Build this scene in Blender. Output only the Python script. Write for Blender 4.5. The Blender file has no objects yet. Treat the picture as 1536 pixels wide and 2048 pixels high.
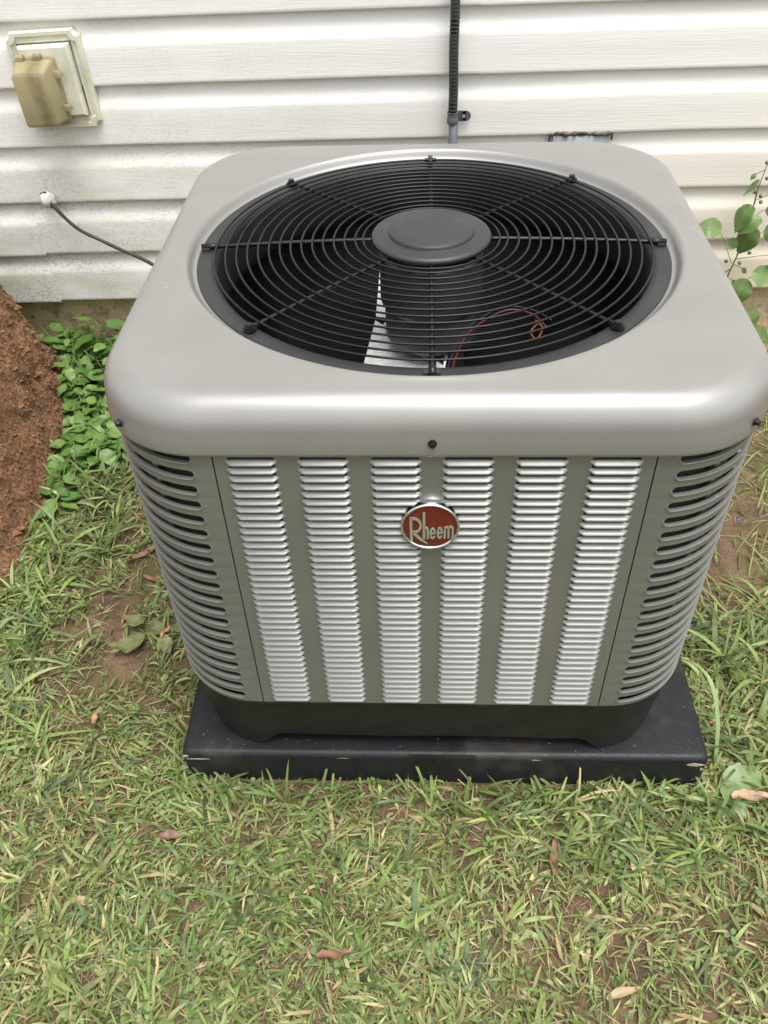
import bpy, math, random
import numpy as np
from mathutils import Matrix, Vector

random.seed(7)
rng = np.random.default_rng(7)
S = bpy.context.scene
COL = S.collection
PI = math.pi

# ------------------------------------------------------------------ camera, light, exposure
cam = bpy.data.cameras.new('camera')
cam.sensor_fit = 'VERTICAL'
cam.sensor_height = 36.0
cam.lens = 30.11
cam.clip_start = 0.02
cam.clip_end = 200
camo = bpy.data.objects.new('camera', cam)
COL.objects.link(camo)
Rr = Vector((0.999083438843591, 0.031187489071682024, -0.029319323898556664))
Ru = Vector((0.00032873583873201107, 0.6793377380955555, 0.733825680616291))
Rf = Vector((0.04280390357447665, 0.7331627228143955, -0.6787048310673564)).normalized()
Rf = Rr.cross(Ru) * -1
mw = Matrix.Identity(4)
for i in range(3):
    mw[i][0] = Rr[i]; mw[i][1] = Ru[i]; mw[i][2] = -Rf[i]
mw[0][3], mw[1][3], mw[2][3] = -0.0328, -1.289, 1.2462
camo.matrix_world = mw
S.camera = camo

SUN_EL, SUN_AZ = math.radians(74), math.radians(140)     # azimuth measured clockwise from +Y (the wall)
w = bpy.data.worlds.new('World'); S.world = w; w.use_nodes = True
nt = w.node_tree
sky = nt.nodes.new('ShaderNodeTexSky'); sky.sky_type = 'NISHITA'; sky.sun_disc = False
sky.sun_elevation = SUN_EL; sky.sun_rotation = SUN_AZ
sky.air_density = 1.0; sky.dust_density = 4.0; sky.ozone_density = 1.0
hs = nt.nodes.new('ShaderNodeHueSaturation'); hs.inputs['Saturation'].default_value = 0.12
bg = nt.nodes['Background']; bg.inputs['Strength'].default_value = 0.15
nt.links.new(sky.outputs[0], hs.inputs['Color']); nt.links.new(hs.outputs[0], bg.inputs['Color'])
sl = bpy.data.lights.new('sun', 'SUN'); sl.energy = 1.2; sl.angle = math.radians(34); sl.color = (1.0, 0.965, 0.91)
so = bpy.data.objects.new('sun', sl); COL.objects.link(so)
sd = Vector((math.sin(SUN_AZ) * math.cos(SUN_EL), math.cos(SUN_AZ) * math.cos(SUN_EL), math.sin(SUN_EL)))
so.rotation_euler = sd.to_track_quat('Z', 'Y').to_euler()
so.location = sd * 10
S.view_settings.view_transform = 'Standard'; S.view_settings.look = 'None'
S.view_settings.exposure = 1.05; S.view_settings.gamma = 1.0
S.view_settings.use_curve_mapping = False
S.render.engine = 'CYCLES'
S.cycles.max_bounces = 8
S.cycles.caustics_reflective = False
S.cycles.caustics_refractive = False

# ------------------------------------------------------------------ helpers
def mk(name, verts, faces, mat=None, parent=None, smooth=False, loc=None, rot=None, edges=()):
    me = bpy.data.meshes.new(name)
    me.from_pydata([tuple(map(float, v)) for v in verts], list(edges), [tuple(map(int, f)) for f in faces])
    me.update()
    if mat: me.materials.append(mat)
    if smooth:
        me.polygons.foreach_set('use_smooth', [True] * len(me.polygons))
    o = bpy.data.objects.new(name, me)
    COL.objects.link(o)
    if parent: o.parent = parent
    if loc is not None: o.location = loc
    if rot is not None: o.rotation_euler = rot
    return o

def inst(src, parent=None, loc=None, rot=None, scale=None):
    o = src.copy(); COL.objects.link(o)
    if parent is not None: o.parent = parent
    if loc is not None: o.location = loc
    if rot is not None: o.rotation_euler = rot
    if scale is not None: o.scale = scale
    return o

def empty(name, loc, label, cat, group=None, rot=(0, 0, 0)):
    o = bpy.data.objects.new(name, None); COL.objects.link(o)
    o.empty_display_size = 0.05
    o.location = loc; o.rotation_euler = rot
    return tag(o, label, cat, group)

def tag(o, label, cat, group=None):
    o['label'] = label; o['category'] = cat
    if group: o['group'] = group
    return o

class MB:
    """collects shapes into one vertex / face list"""
    def __init__(s): s.v = []; s.f = []
    def add(s, v, f):
        b = len(s.v); s.v += [tuple(map(float, p)) for p in v]; s.f += [tuple(int(i) + b for i in q) for q in f]
        return s
    def box(s, x0, x1, y0, y1, z0, z1):
        v = [(x0,y0,z0),(x1,y0,z0),(x1,y1,z0),(x0,y1,z0),(x0,y0,z1),(x1,y0,z1),(x1,y1,z1),(x0,y1,z1)]
        return s.add(v, [(3,2,1,0),(4,5,6,7),(0,1,5,4),(1,2,6,5),(2,3,7,6),(3,0,4,7)])
    def loft(s, rings, closed=True, cap0=False, cap1=False):
        n = len(rings[0]); v = [p for r in rings for p in r]; f = []
        m = n if closed else n - 1
        for i in range(len(rings) - 1):
            for j in range(m):
                k = (j + 1) % n
                f.append((i*n+j, i*n+k, (i+1)*n+k, (i+1)*n+j))
        if cap0: f.append(tuple(reversed(range(n))))
        if cap1: f.append(tuple((len(rings)-1)*n + j for j in range(n)))
        return s.add(v, f)
    def tube(s, pts, rad, seg=8, caps=True, closed=False):
        pts = [Vector(p) for p in pts]; n = len(pts)
        rads = rad if hasattr(rad, '__len__') else [rad] * n
        rings = []; up = Vector((0, 0, 1))
        for i, p in enumerate(pts):
            if closed: d = pts[(i+1) % n] - pts[i-1]
            else: d = pts[min(i+1, n-1)] - pts[max(i-1, 0)]
            d.normalize()
            a = up - d * up.dot(d)
            if a.length < 0.05: a = Vector((1, 0, 0)) - d * d.x
            a.normalize(); b = d.cross(a)
            rings.append([p + (a * math.cos(t) + b * math.sin(t)) * rads[i] for t in [2*PI*k/seg for k in range(seg)]])
        if closed: rings.append(rings[0])
        return s.loft([[tuple(q) for q in r] for r in rings], True, caps and not closed, caps and not closed)
    def build(s, name, mat=None, parent=None, smooth=False, **k):
        return mk(name, s.v, s.f, mat, parent, smooth, **k)

def smooth_angle(o, deg=40):
    me = o.data
    me.polygons.foreach_set('use_smooth', [True] * len(me.polygons))
    me.set_sharp_from_angle(angle=math.radians(deg))

def bez(pts, n=40):
    """Catmull-Rom through pts"""
    P = [Vector(p) for p in pts]; P = [P[0]*2-P[1]] + P + [P[-1]*2-P[-2]]
    out = []; m = len(P) - 3
    for k in range(n):
        t = k / (n-1) * m; i = min(int(t), m-1); t -= i
        a, b, c, d = P[i:i+4]
        out.append(0.5*((2*b) + (c-a)*t + (2*a-5*b+4*c-d)*t*t + (3*b-a-3*c+d)*t**3))
    return out

# ------------------------------------------------------------------ material helpers
class NM:
    def __init__(s, name):
        s.m = bpy.data.materials.new(name); s.m.use_nodes = True
        s.t = s.m.node_tree; s.b = s.t.nodes['Principled BSDF']
        s.co = None
    def n(s, typ, **kw):
        x = s.t.nodes.new(typ)
        for k, v in kw.items(): setattr(x, k, v)
        return x
    def link(s, a, b): s.t.links.new(a, b)
    def coord(s, scale=(1, 1, 1), which='Object'):
        if s.co is None: s.co = s.n('ShaderNodeTexCoord')
        mp = s.n('ShaderNodeMapping'); mp.inputs['Scale'].default_value = scale
        s.link(s.co.outputs[which], mp.inputs['Vector']); return mp.outputs[0]
    def noise(s, scale, detail=4, rough=0.55, vec=None, dist=0.0):
        x = s.n('ShaderNodeTexNoise'); x.inputs['Scale'].default_value = scale
        x.inputs['Detail'].default_value = detail; x.inputs['Roughness'].default_value = rough
        x.inputs['Distortion'].default_value = dist
        s.link(vec if vec is not None else s.coord(), x.inputs['Vector']); return x.outputs['Fac']
    def ramp(s, fac, stops):
        x = s.n('ShaderNodeValToRGB'); cr = x.color_ramp
        while len(cr.elements) < len(stops): cr.elements.new(0.5)
        for e, (p, c) in zip(cr.elements, stops):
            e.position = p
            e.color = (c, c, c, 1) if not hasattr(c, '__len__') else (*c, 1)
        s.link(fac, x.inputs['Fac']); return x.outputs['Color']
    def mix(s, fac, a, b, blend='MIX'):
        x = s.n('ShaderNodeMix', data_type='RGBA', blend_type=blend)
        for v, i in ((fac, 0), (a, 6), (b, 7)):
            if hasattr(v, 'links') or hasattr(v, 'is_linked'): s.link(v, x.inputs[i])
            elif i == 0: x.inputs[0].default_value = v
            else: x.inputs[i].default_value = (*v, 1)
        return x.outputs[2]
    def math(s, op, a, b=0.5):
        x = s.n('ShaderNodeMath', operation=op)
        for v, i in ((a, 0), (b, 1)):
            if hasattr(v, 'is_linked'): s.link(v, x.inputs[i])
            else: x.inputs[i].default_value = v
        return x.outputs[0]
    def bump(s, h, strength=0.3, dist=0.001, prev=None):
        x = s.n('ShaderNodeBump'); x.inputs['Strength'].default_value = strength; x.inputs['Distance'].default_value = dist
        s.link(h, x.inputs['Height'])
        if prev is not None: s.link(prev, x.inputs['Normal'])
        s.link(x.outputs[0], s.b.inputs['Normal']); return x.outputs[0]
    def set(s, **k):
        for a, v in k.items():
            a = a.replace('_', ' ')
            inp = s.b.inputs[a]
            if hasattr(v, 'is_linked'): s.link(v, inp)
            elif hasattr(v, '__len__') and len(v) == 3: inp.default_value = (*v, 1)
            else: inp.default_value = v
        return s

def paint(name, col, rough=0.38, coat=0.25, peel=0.0006, metal=0.6):
    m = NM(name)
    v = m.noise(9, 4); c = m.mix(m.ramp(v, [(0.3, 0.0), (0.75, 1.0)]), tuple(x*0.95 for x in col), tuple(x*1.05 for x in col))
    r = m.ramp(m.noise(5, 5), [(0.3, rough-0.04), (0.7, rough+0.09)])
    m.set(Base_Color=c, Roughness=r, Coat_Weight=coat, Coat_Roughness=0.15, Metallic=metal)
    # a few specks of dust stuck to the paint
    vo = m.n('ShaderNodeTexVoronoi'); vo.inputs['Scale'].default_value = 34; m.link(m.coord(), vo.inputs['Vector'])
    sc_ = m.n('ShaderNodeSeparateColor'); m.link(vo.outputs['Color'], sc_.inputs[0])
    sp = m.math('MULTIPLY', m.math('LESS_THAN', vo.outputs['Distance'], 0.045), m.math('GREATER_THAN', sc_.outputs[0], 0.80))
    c2_ = m.mix(m.math('MULTIPLY', sp, 0.55), c, (0.66, 0.64, 0.60))
    # faint dust film in broad smears
    fl = m.ramp(m.noise(3.2, 5, 0.6, m.coord((1, 3.0, 1))), [(0.45, 0.0), (0.75, 0.22)])
    c2_ = m.mix(fl, c2_, (0.36, 0.34, 0.30))
    m.set(Base_Color=c2_)
    m.bump(m.noise(7, 2, 0.4), 0.10, 0.004)
    return m.m

M = {}
M['paint'] = paint('grey_paint', (0.270, 0.265, 0.255), rough=0.38, coat=0.32, metal=0.42)
M['paint2'] = paint('grey_panel_paint', (0.212, 0.212, 0.200), rough=0.37, coat=0.25, metal=0.5)

def plain(name, col, rough=0.5, metal=0.0, var=0.15, scale=30, bump=0.0, bscale=200, bd=0.0006):
    m = NM(name)
    v = m.noise(scale, 5)
    c = m.mix(m.ramp(v, [(0.3, 0.0), (0.7, 1.0)]), tuple(x*(1-var) for x in col), tuple(min(1, x*(1+var)) for x in col))
    m.set(Base_Color=c, Roughness=m.ramp(m.noise(scale*0.7, 4), [(0.25, max(0.03, rough-0.1)), (0.75, min(1, rough+0.1))]), Metallic=metal)
    if bump: m.bump(m.noise(bscale, 3), bump, bd)
    return m.m

M['guard'] = plain('black_coated_wire', (0.0055, 0.006, 0.0065), 0.36)
M['guard'].node_tree.nodes['Principled BSDF'].inputs['Specular IOR Level'].default_value = 0.35
M['flange'] = plain('black_orifice', (0.022, 0.023, 0.025), 0.42, bump=0.2, bscale=500, bd=0.0004)
M['hub'] = plain('dark_grey_hub', (0.024, 0.0265, 0.029), 0.44, var=0.06, bump=0.15, bscale=700, bd=0.0003)
M['dark'] = plain('dark_interior', (0.005, 0.005, 0.005), 0.9)
M['dark'].node_tree.nodes['Principled BSDF'].inputs['Specular IOR Level'].default_value = 0.1
M['dull'] = plain('dull_tube', (0.16, 0.15, 0.14), 0.5, metal=0.2)
M['motor'] = plain('motor_black', (0.11, 0.112, 0.115), 0.36, metal=0.4)
M['screw'] = plain('black_screw', (0.014, 0.014, 0.014), 0.40, metal=0.3)
M['chrome'] = plain('chrome_rim', (0.78, 0.80, 0.80), 0.16, metal=1.0, var=0.03)
M['silver'] = plain('silver_letter', (0.50, 0.52, 0.46), 0.42, metal=0.7, var=0.03)
M['red'] = plain('badge_red', (0.125, 0.014, 0.009), 0.42, var=0.10, scale=120)
M['wire_red'] = plain('wire_red', (0.095, 0.013, 0.010), 0.4)
M['wire_blue'] = plain('wire_blue', (0.015, 0.015, 0.06), 0.4)
M['wire_orange'] = plain('wire_orange', (0.20, 0.06, 0.02), 0.4)
M['conduit'] = plain('black_conduit', (0.030, 0.030, 0.032), 0.45, var=0.25, bump=0.2, bscale=300)
M['greypvc'] = plain('grey_conduit', (0.095, 0.097, 0.105), 0.5, var=0.12)
M['cable'] = plain('black_cable', (0.028, 0.026, 0.024), 0.55, var=0.3)
M['caulk'] = plain('white_caulk', (0.74, 0.71, 0.66), 0.75, var=0.12, bump=0.5, bscale=150, bd=0.002)
M['flash'] = plain('grey_flashing', (0.25, 0.26, 0.28), 0.6, metal=0.0, var=0.15, bump=0.2, bscale=90)
M['oldcaulk'] = plain('dirty_caulk', (0.12, 0.11, 0.09), 0.8, var=0.6, scale=60, bump=0.6, bscale=120, bd=0.003)

def mat_galv():
    m = NM('galvanised_steel')
    vo = m.n('ShaderNodeTexVoronoi'); vo.inputs['Scale'].default_value = 130; m.link(m.coord((1, 3, 1)), vo.inputs['Vector'])
    c = m.mix(vo.outputs['Distance'], (0.50, 0.51, 0.51), (0.80, 0.81, 0.80))
    m.set(Base_Color=c, Metallic=0.3, Roughness=m.ramp(m.noise(60), [(0.3, 0.3), (0.7, 0.5)]))
    return m.m
M['galv'] = mat_galv()

def mat_coil():
    m = NM('coil_fins')
    wv = m.n('ShaderNodeTexWave'); wv.inputs['Scale'].default_value = 95; wv.bands_direction = 'Z'
    m.link(m.coord(), wv.inputs['Vector'])
    c = m.mix(wv.outputs['Fac'], (0.010, 0.010, 0.010), (0.045, 0.045, 0.045))
    m.set(Base_Color=c, Roughness=0.5, Metallic=0.4); m.bump(wv.outputs['Fac'], 0.6, 0.002)
    return m.m
M['coil'] = mat_coil()

def mat_black_plastic(name, col, rough, peb, wear=0.0, spot=0.0):
    m = NM(name)
    v = m.noise(14, 5)
    c = m.mix(m.ramp(v, [(0.35, 0.0), (0.75, 1.0)]), col, tuple(x*1.5 for x in col))
    if spot:   # dried mud dust and scuffs
        d = m.ramp(m.noise(7, 6, 0.65), [(0.55, 0.0), (0.80, spot)])
        c = m.mix(d, c, (0.10, 0.085, 0.065))
        sp = m.ramp(m.noise(260, 2, 0.5), [(0.745, 0.0), (0.77, 0.6)])
        c = m.mix(sp, c, (0.22, 0.19, 0.15))
    m.set(Base_Color=c, Roughness=m.ramp(m.noise(40, 4), [(0.3, rough-0.08), (0.7, rough+0.12)]))
    m.bump(m.noise(peb, 3, 0.6), 0.45, 0.0012)
    m.b.inputs['Specular IOR Level'].default_value = 0.28
    return m.m
M['pad'] = mat_black_plastic('pebbled_black_plastic', (0.010, 0.0105, 0.0125), 0.40, 330, spot=0.45)
M['base'] = mat_black_plastic('smooth_black_plastic', (0.011, 0.011, 0.0105), 0.42, 60, spot=0.14)

def mat_siding():
    m = NM('white_vinyl_siding')
    wc = m.coord(which='Generated')
    geo = m.n('ShaderNodeNewGeometry')
    def pmap(scale):
        mp = m.n('ShaderNodeMapping'); mp.inputs['Scale'].default_value = scale
        m.link(geo.outputs['Position'], mp.inputs['Vector']); return mp.outputs[0]
    sep = m.n('ShaderNodeSeparateXYZ'); m.link(geo.outputs['Position'], sep.inputs[0])
    base = (0.81, 0.792, 0.760)
    grain = m.noise(1.0, 4, 0.6, pmap((9, 9, 330)))
    c = m.mix(m.ramp(grain, [(0.35, 0.0), (0.7, 1.0)]), tuple(x*0.98 for x in base), base)
    # slow streaks
    st = m.noise(1.0, 3, 0.5, pmap((2.0, 2.0, 14)))
    c = m.mix(m.ramp(st, [(0.4, 0.0), (0.75, 0.35)]), c, (0.72, 0.72, 0.70))
    # mildew: heavier to the left and low down
    mx = m.n('ShaderNodeMapRange'); mx.inputs['From Min'].default_value = 0.35; mx.inputs['From Max'].default_value = -1.0
    m.link(sep.outputs['X'], mx.inputs['Value'])
    mz = m.n('ShaderNodeMapRange'); mz.inputs['From Min'].default_value = 0.85; mz.inputs['From Max'].default_value = 0.25
    m.link(sep.outputs['Z'], mz.inputs['Value'])
    amt = m.math('MULTIPLY', mx.outputs[0], m.math('ADD', m.math('MULTIPLY', mz.outputs[0], 0.75), 0.25))
    cloud = m.ramp(m.noise(1.0, 6, 0.68, pmap((7, 7, 10))), [(0.34, 0.0), (0.58, 1.0)])
    fine = m.ramp(m.noise(1.0, 3, 0.65, pmap((150, 150, 190))), [(0.46, 0.0), (0.66, 1.0)])
    f = m.math('MULTIPLY', m.math('MULTIPLY', cloud, m.math('ADD', m.math('MULTIPLY', fine, 0.75), 0.25)), amt)
    c = m.mix(m.math('MULTIPLY', f, 0.95), c, (0.36, 0.37, 0.30))
    cl2 = m.ramp(m.noise(1.0, 5, 0.6, pmap((4, 4, 22))), [(0.5, 0.0), (0.75, 1.0)])
    c = m.mix(m.math('MULTIPLY', m.math('MULTIPLY', cl2, amt), 0.85), c, (0.52, 0.55, 0.37))
    # black pin specks of mildew
    sp = m.ramp(m.noise(1.0, 2, 0.6, pmap((330, 330, 380))), [(0.70, 0.0), (0.76, 1.0)])
    pat = m.ramp(m.noise(1.0, 4, 0.6, pmap((11, 11, 16))), [(0.48, 0.0), (0.66, 1.0)])
    c = m.mix(m.math('MULTIPLY', m.math('MULTIPLY', sp, pat), m.math('ADD', m.math('MULTIPLY', amt, 0.8), 0.12)), c, (0.11, 0.105, 0.09))
    # sun-yellowed lower right
    rx = m.n('ShaderNodeMapRange'); rx.inputs['From Min'].default_value = -0.2; rx.inputs['From Max'].default_value = 0.85
    m.link(sep.outputs['X'], rx.inputs['Value'])
    rz = m.n('ShaderNodeMapRange'); rz.inputs['From Min'].default_value = 0.70; rz.inputs['From Max'].default_value = 0.22
    m.link(sep.outputs['Z'], rz.inputs['Value'])
    c = m.mix(m.math('MULTIPLY', m.math('MULTIPLY', rx.outputs[0], rz.outputs[0]), 0.75), c, (0.74, 0.63, 0.44))
    m.set(Base_Color=c, Roughness=0.46)
    h = m.noise(1.0, 3, 0.6, pmap((14, 14, 420)))
    b1 = m.bump(h, 0.36, 0.0014)
    return m.m
M['siding'] = mat_siding()

def mat_foundation():
    m = NM('parged_concrete')
    v = m.noise(8, 6, 0.65)
    c = m.mix(m.ramp(v, [(0.3, 0.0), (0.7, 1.0)]), (0.56, 0.41, 0.245), (0.78, 0.62, 0.41))
    c = m.mix(m.ramp(m.noise(16, 5), [(0.5, 0.0), (0.68, 0.7)]), c, (0.15, 0.14, 0.045))
    c = m.mix(m.ramp(m.noise(55, 4, 0.7), [(0.56, 0.0), (0.68, 0.8)]), c, (0.07, 0.05, 0.03))
    m.set(Base_Color=c, Roughness=0.9)
    m.bump(m.noise(60, 6, 0.7), 0.9, 0.012)
    return m.m
M['found'] = mat_foundation()

def mat_ground():
    m = NM('clay_soil')
    geo = m.co
    v = m.noise(9, 6, 0.65)
    c = m.mix(m.ramp(v, [(0.36, 0.0), (0.66, 1.0)]), (0.085, 0.048, 0.030), (0.205, 0.122, 0.075))
    c = m.mix(m.ramp(m.noise(70, 4, 0.7), [(0.50, 0.0), (0.66, 0.7)]), c, (0.070, 0.042, 0.026))
    c = m.mix(m.ramp(m.noise(130, 3, 0.6), [(0.66, 0.0), (0.72, 0.6)]), c, (0.36, 0.25, 0.16))
    moss = m.math('MULTIPLY', m.ramp(m.noise(4.2, 5, 0.6), [(0.38, 0.0), (0.53, 1.0)]), m.ramp(m.noise(60, 4, 0.7), [(0.38, 0.2), (0.58, 1.0)]))
    c = m.mix(m.math('MULTIPLY', moss, 0.8), c, (0.095, 0.092, 0.022))
    m.set(Base_Color=c, Roughness=m.ramp(m.noise(20), [(0.3, 0.6), (0.7, 0.95)]))
    b = m.bump(m.noise(34, 6, 0.7), 0.8, 0.012)
    m.bump(m.noise(210, 3, 0.7), 0.6, 0.004, b)
    return m.m
M['ground'] = mat_ground()

def mat_mound():
    m = NM('crumbly_red_earth')
    c = m.mix(m.ramp(m.noise(6, 5, 0.65), [(0.35, 0.0), (0.68, 1.0)]), (0.245, 0.122, 0.058), (0.440, 0.228, 0.115))
    c = m.mix(m.ramp(m.noise(120, 3, 0.7), [(0.44, 0.0), (0.58, 0.75)]), c, (0.090, 0.044, 0.025))
    c = m.mix(m.ramp(m.noise(170, 2, 0.6), [(0.655, 0.0), (0.70, 0.8)]), c, (0.42, 0.27, 0.15))
    m.set(Base_Color=c, Roughness=0.92)
    b = m.bump(m.noise(48, 5, 0.75), 1.0, 0.014)
    m.bump(m.noise(150, 3, 0.75), 1.0, 0.006, b)
    return m.m
M['mound'] = mat_mound()
M['bark'] = plain('tan_bark', (0.26, 0.16, 0.085), 0.85, var=0.35, scale=25, bump=0.8, bscale=70, bd=0.005)

def mat_leaf(name, sat=1.0, vein=True):
    """colour comes from a per-leaf colour attribute: the colour of that leaf"""
    m = NM(name)
    at = m.n('ShaderNodeAttribute'); at.attribute_name = 'leaf_colour'
    c = m.mix(m.ramp(m.noise(70, 4), [(0.35, 0.0), (0.7, 1.0)]), at.outputs['Color'], at.outputs['Color'], 'MIX')
    v = m.ramp(m.noise(90, 4, 0.6), [(0.3, 0.78), (0.7, 1.14)])
    c = m.mix(1.0, at.outputs['Color'], v, 'MULTIPLY')
    m.set(Base_Color=c, Roughness=0.46)
    m.b.inputs['Specular IOR Level'].default_value = 0.4
    tr = m.n('ShaderNodeBsdfTranslucent'); m.link(c, tr.inputs['Color'])
    ms = m.n('ShaderNodeMixShader'); ms.inputs[0].default_value = 0.28
    out = m.t.nodes['Material Output']
    m.link(m.b.outputs[0], ms.inputs[1]); m.link(tr.outputs[0], ms.inputs[2]); m.link(ms.outputs[0], out.inputs['Surface'])
    return m.m
M['blade'] = mat_leaf('grass_blade')

def mat_weed(name, a, b):
    m = NM(name)
    oi = m.n('ShaderNodeObjectInfo')
    c = m.mix(oi.outputs['Random'], a, b)
    v = m.ramp(m.noise(6, 4, 0.6), [(0.3, 0.85), (0.7, 1.12)])
    c = m.mix(1.0, c, v, 'MULTIPLY')
    # paler midrib and side veins
    sep = m.n('ShaderNodeSeparateXYZ'); m.link(m.coord(), sep.inputs[0])
    ab = m.math('ABSOLUTE', sep.outputs['X'])
    rib = m.ramp(ab, [(0.008, 1.0), (0.022, 0.0)])
    vv = m.math('SINE', m.math('MULTIPLY', m.math('SUBTRACT', sep.outputs['Y'], m.math('MULTIPLY', ab, 0.9)), 44.0))
    vein = m.ramp(vv, [(0.86, 0.0), (0.98, 0.5)])
    c = m.mix(m.math('MULTIPLY', m.math('MAXIMUM', rib, vein), 0.35), c, (0.30, 0.40, 0.16))
    m.set(Base_Color=c, Roughness=0.42)
    m.bump(m.math('MAXIMUM', rib, vein), -0.35, 0.02)
    tr = m.n('ShaderNodeBsdfTranslucent'); m.link(c, tr.inputs['Color'])
    ms = m.n('ShaderNodeMixShader'); ms.inputs[0].default_value = 0.25
    out = m.t.nodes['Material Output']
    m.link(m.b.outputs[0], ms.inputs[1]); m.link(tr.outputs[0], ms.inputs[2]); m.link(ms.outputs[0], out.inputs['Surface'])
    return m.m
M['weed'] = mat_weed('weed_leaf', (0.070, 0.160, 0.030), (0.160, 0.275, 0.055))
M['vine'] = mat_weed('vine_leaf', (0.095, 0.170, 0.045), (0.175, 0.265, 0.085))
M['wilt'] = mat_weed('wilted_leaf', (0.17, 0.185, 0.075), (0.26, 0.26, 0.12))
M['plantain'] = mat_weed('plantain_leaf', (0.19, 0.27, 0.11), (0.22, 0.30, 0.12))
M['stem'] = plain('green_stem', (0.13, 0.17, 0.05), 0.5)
M['seed'] = plain('seed_pod', (0.15, 0.15, 0.06), 0.6)
M['deadleaf'] = plain('dead_leaf', (0.20, 0.100, 0.055), 0.6, var=0.5, scale=40, bump=0.4, bscale=120, bd=0.002)
M['deadpale'] = plain('pale_dead_leaf', (0.36, 0.24, 0.155), 0.6, var=0.35, scale=40, bump=0.4, bscale=120, bd=0.002)
M['blue'] = plain('blue_plastic', (0.03, 0.16, 0.5), 0.4)

def mat_block():
    m = NM('mildewed_cream_plastic')
    c = m.mix(m.ramp(m.noise(20, 6, 0.65), [(0.4, 0.0), (0.7, 1.0)]), (0.66, 0.64, 0.53), (0.47, 0.47, 0.37))
    c = m.mix(m.ramp(m.noise(45, 5, 0.6), [(0.5, 0.0), (0.7, 0.6)]), c, (0.60, 0.60, 0.34))
    c = m.mix(m.ramp(m.noise(240, 3), [(0.64, 0.0), (0.72, 0.6)]), c, (0.22, 0.21, 0.16))
    m.set(Base_Color=c, Roughness=0.6); m.bump(m.noise(200, 3), 0.2, 0.001)
    return m.m
M['block'] = mat_block()

def mat_amber():
    m = NM('yellowed_translucent_plastic')
    c = m.mix(m.ramp(m.noise(14, 5), [(0.3, 0.0), (0.7, 1.0)]), (0.50, 0.43, 0.24), (0.62, 0.55, 0.33))
    c = m.mix(m.ramp(m.noise(160, 3), [(0.62, 0.0), (0.74, 0.35)]), c, (0.16, 0.12, 0.06))
    sx_ = m.n('ShaderNodeSeparateXYZ'); m.link(m.coord(), sx_.inputs[0])
    bx = m.math('ABSOLUTE', m.math('ADD', sx_.outputs['X'], m.math('ADD', m.math('MULTIPLY', sx_.outputs['Z'], 0.08), 0.012)))
    st = m.math('MULTIPLY', m.ramp(bx, [(0.006, 1.0), (0.019, 0.0)]), m.ramp(m.noise(38, 5), [(0.30, 0.15), (0.62, 1.0)]))
    c = m.mix(m.math('MULTIPLY', st, 0.62), c, (0.17, 0.135, 0.075))
    m.set(Base_Color=c, Roughness=0.38, Transmission_Weight=0.2, IOR=1.45)
    m.b.inputs['Subsurface Weight'].default_value = 0.0
    tr = m.n('ShaderNodeBsdfTranslucent'); m.link(c, tr.inputs['Color'])
    ms = m.n('ShaderNodeMixShader'); ms.inputs[0].default_value = 0.35
    out = m.t.nodes['Material Output']
    m.link(m.b.outputs[0], ms.inputs[1]); m.link(tr.outputs[0], ms.inputs[2]); m.link(ms.outputs[0], out.inputs['Surface'])
    return m.m
M['amber'] = mat_amber()
M['grime'] = plain('dark_receptacle', (0.060, 0.048, 0.030), 0.7, var=0.4)

# ------------------------------------------------------------------ value noise for geometry
def vnoise(x, y, f, seed=0):
    x = np.asarray(x) * f + seed * 17.3; y = np.asarray(y) * f - seed * 9.1
    xi = np.floor(x).astype(int); yi = np.floor(y).astype(int); xf = x - xi; yf = y - yi
    def hsh(a, b):
        n = (a * 374761393 + b * 668265263 + seed * 69069) & 0x7fffffff
        n = ((n ^ (n >> 13)) * 1274126177) & 0x7fffffff
        return ((n ^ (n >> 16)) & 0xffff) / 65535.0
    u = xf*xf*(3-2*xf); v = yf*yf*(3-2*yf)
    return (hsh(xi, yi)*(1-u) + hsh(xi+1, yi)*u)*(1-v) + (hsh(xi, yi+1)*(1-u) + hsh(xi+1, yi+1)*u)*v
def fbm(x, y, f, o=4, seed=0):
    s = 0; a = 1; t = 0
    for i in range(o):
        s = s + a * vnoise(x, y, f * 2**i, seed + i); t += a; a *= 0.5
    return s / t

WALL_Y = 0.66
UC = Vector((-0.0187, -0.2048, 0.0)); UYAW = -0.0049
PADC = (0.0, -0.1704); PADH = 0.4065

# ------------------------------------------------------------------ ground (one sheet to the horizon)
def gz(x, y):
    h = (fbm(x, y, 5, 4, 3) - 0.5) * 0.030 + (fbm(x, y, 28, 3, 5) - 0.5) * 0.012
    d = np.maximum(np.abs(x - PADC[0]), np.abs(y - PADC[1])) - PADH       # settle level against the pad
    k = np.clip(d / 0.10, 0, 1)
    h = h * (0.25 + 0.75 * k) - 0.003
    return np.where(d < -0.02, -0.012, h)
fx = np.arange(-1.6, 1.4001, 0.012); fy = np.arange(-1.5, 0.90001, 0.012)
far = np.array([0.3, 1, 2.5, 6, 14, 35])
gx = np.concatenate([(-1.6 - far)[::-1], fx, 1.4 + far]); gy = np.concatenate([(-1.5 - far)[::-1], fy, 0.9 + far])
X, Y = np.meshgrid(gx, gy)
Z = gz(X, Y)
vv = np.stack([X.ravel(), Y.ravel(), Z.ravel()], 1)
nx, ny = len(gx), len(gy)
ii = (np.arange(ny-1)[:, None]*nx + np.arange(nx-1)[None]).ravel()
gf = np.stack([ii, ii+1, ii+nx+1, ii+nx], 1)
g = mk('ground', vv, gf, M['ground'], smooth=True)
g['kind'] = 'structure'

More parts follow.
